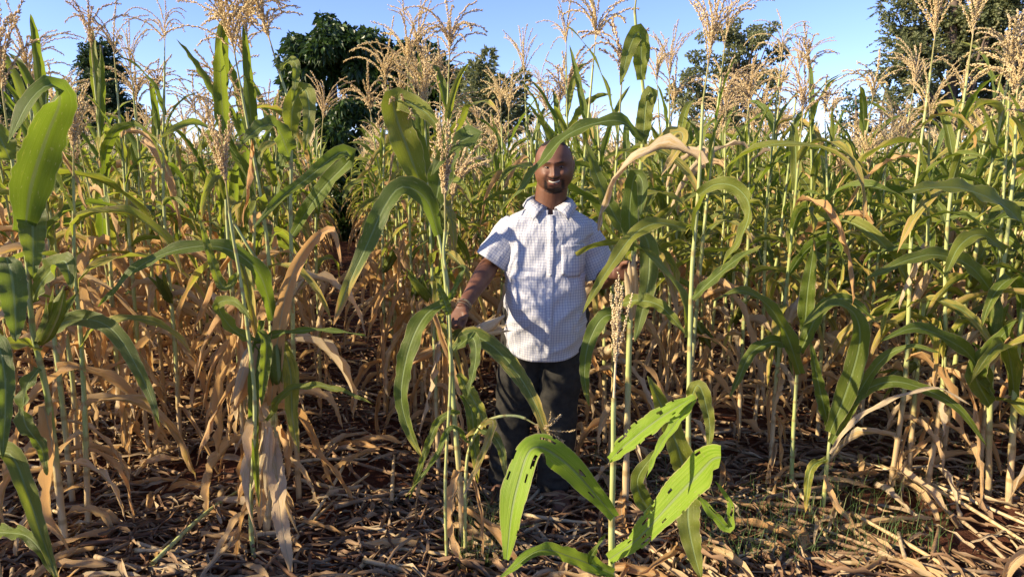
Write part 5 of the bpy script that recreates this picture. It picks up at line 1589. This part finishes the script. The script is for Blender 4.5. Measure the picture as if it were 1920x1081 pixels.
# the pieces one can pick out
FS = [];
for i in range(14):
    m_ = MB(); L = .25 + .06 * i; R = LT.uniform(.007, .012)
    n = 13; t = np.linspace(0, 1, n)
    C = np.stack([(t - .5) * L, LT.uniform(-.1, .1) * L * np.sin(t * 2.5), np.full(n, R * .7)], 1)
    fr = (t * 4) % 1; ring = (np.minimum(fr, 1 - fr) < .1) * 1.
    V, F, T = tube(C, R * (1 + .2 * ring) * (1 - .25 * t), 8, .85, (0, 1, .05))
    m_.add(V, F, np.append(np.repeat(t, 8), [0, 1]), np.append(np.repeat(ring, 8), [0, 0]), .85, LT.random())
    m_.f.append(T); m_.m.append(np.zeros(len(T), int))
    FS.append(m_.mesh('fallen_stalk', M_LITTER if i % 3 else M_STALK))
FL = []; FLN = []
for i in range(24):
    m_ = MB(); ll, lw = LT.uniform(.2, .5), LT.uniform(.012, .028); FLN.append(('long ' if ll > .35 else 'short ') + ('broad' if lw > .02 else 'narrow')); V, F, t, s, d = litter_leaf(LT, ll, lw, 14, 5)
    m_.add(V, F, t, s, LT.uniform(.72, .95), LT.random()); FL.append(m_.mesh('fallen_leaf', M_LEAF))
ZN = [(330, 'left of the husk cluster'), (620, 'along the foot of the husk cluster'), (800, 'on the bare path'), (930, 'before the held maize plant'), (1130, 'around the man\'s feet'), (1400, 'right of the chewed foreground plant'),
      (1700, 'on the open soil at right'), (2400, 'near the right edge')]
def zone(x, y):
    px = 960 + x / y * FPX
    for a, b in ZN:
        if px < a: return b
def near_far(y): return 'nearest the camera' if y < 2.9 else 'by the front rows' if y < 3.8 else 'farther back'
for i in range(240):
    y = 2.2 + 5.5 * LT.random() ** 1.6; x = LT.uniform(-.74, .74) * y
    k = LT.randrange(14); a = math.radians(LT.choice((15, -28, 100, -28))) + LT.gauss(0, .45)
    o = link('fallen_stalk', FS[k], None, (x, y, float(ground_z(x, y)) + .035), (LT.uniform(0, 6), LT.gauss(0, .05), a))
    o.rotation_euler = (0, LT.gauss(0, .06), a)
    tag(o, f'{"long" if k > 8 else "short" if k < 4 else "broken"} dry maize stalk lying {zone(x, y)}, {near_far(y)}', 'fallen stalk', 'fallen maize stalks in the litter')
for i in range(260):
    y = 2.2 + 5.0 * LT.random() ** 1.5; x = LT.uniform(-.74, .74) * y
    k = LT.randrange(24); o = link('fallen_leaf', FL[k], None, (x, y, float(ground_z(x, y)) + .035), (LT.gauss(0, .12), LT.gauss(0, .12), LT.uniform(0, 6.28)))
    tag(o, f'{FLN[k]} dry leaf lying {zone(x, y)}, {near_far(y)}', 'fallen leaf', 'dead maize leaves in the litter')
# long fallen stalks that stand out
def long_stalk(label, a, b, r, dry, lift=.05):
    p, q = G(*a), G(*b); p[2] += lift; q[2] += lift * .6
    m_ = MB(); C = [p, (p + q) / 2 + [0, 0, .03], q]
    add_stalk(m_, C, r, r * .6, 8, dry, dry, 8, LT.random())
    o = link('fallen_stalk', m_.mesh('fallen_stalk', M_STALK)); tag(o, label, 'fallen stalk', 'long fallen maize stalks')
long_stalk('long green maize stalk lying diagonally at the lower left', (290, 1095), (470, 925), .009, .0, .09)
long_stalk('long yellow stalk running diagonally across the soil at the lower right', (1570, 870), (1960, 1010), .011, .8)
long_stalk('long pale stalk just behind the yellow diagonal one at lower right', (1650, 890), (1940, 1040), .011, .7)
long_stalk('straw stalk pointing away from the camera at the foot of the path', (735, 960), (740, 860), .010, .9)
long_stalk('thick tan stalk on the litter between the left rows', (480, 900), (690, 870), .010, .85)
# brown finger-like husk poking in at the lower right corner
m_ = MB(); C = spline([P(1965, 1110, 1.5), P(1905, 1060, 1.5), P(1890, 1085, 1.45)], 10)
C = spline([P(1880, 1100, 1.5), P(1900, 1055, 1.5), P(1940, 1035, 1.5), P(1990, 1060, 1.5)], 14); T = unit(np.gradient(C, axis=0))
V, F, t, s, d = ribbon(C, unit(CAMP - C), .022 * np.sin(np.linspace(.2, 3, 14)), 5, .6, .004, 2, .95, LT, .001, .6)
m_.add(V, F, t, s, d, .9); o = link('dry_husk', m_.mesh('dry_husk', M_LEAF)); tag(o, 'brown curled husk poking in at the lower right corner', 'husk')

# thin green weeds and grass at the front edge
def grass(zones, n, rng):
    mb = MB()
    for i in range(n):
        (a, b, c, d) = rng.choice(zones)
        g = G(rng.uniform(a, b), rng.uniform(c, d)); h = rng.uniform(.04, .16); az = rng.uniform(0, 6.28); ln = rng.uniform(.2, 1.2) * h
        m = 4; t = np.linspace(0, 1, m)
        C = np.stack([g[0] + np.cos(az) * ln * t ** 1.8, g[1] + np.sin(az) * ln * t ** 1.8, h * np.sin(t * 1.7) + .005], 1)
        S = np.array([-np.sin(az), np.cos(az), 0]) * .0016
        V = np.stack([C - S * (1 - t * .9)[:, None], C + S * (1 - t * .9)[:, None]], 1).reshape(-1, 3)
        mb.add(V, grid_faces(m, 2), .5, 0, 0, rng.random())
    return mb
M_GRASS = mat_foliage('weed_green', (.06, .12, .03), (.12, .18, .05), (.35, .32, .14), .3, (.2, .3, .05), .6)
mb = grass([(1340, 1640, 900, 1081), (1300, 1500, 960, 1081), (1500, 1780, 930, 1060), (1100, 1330, 860, 960), (1600, 1900, 720, 950), (850, 950, 980, 1081)], 1500, LT)
o = link('grass', mb.mesh('grass', M_GRASS, smooth=False)); tag(o, 'thin green weeds and grass blades at the front of the field', None, None, 'stuff'); o['kind'] = 'stuff'
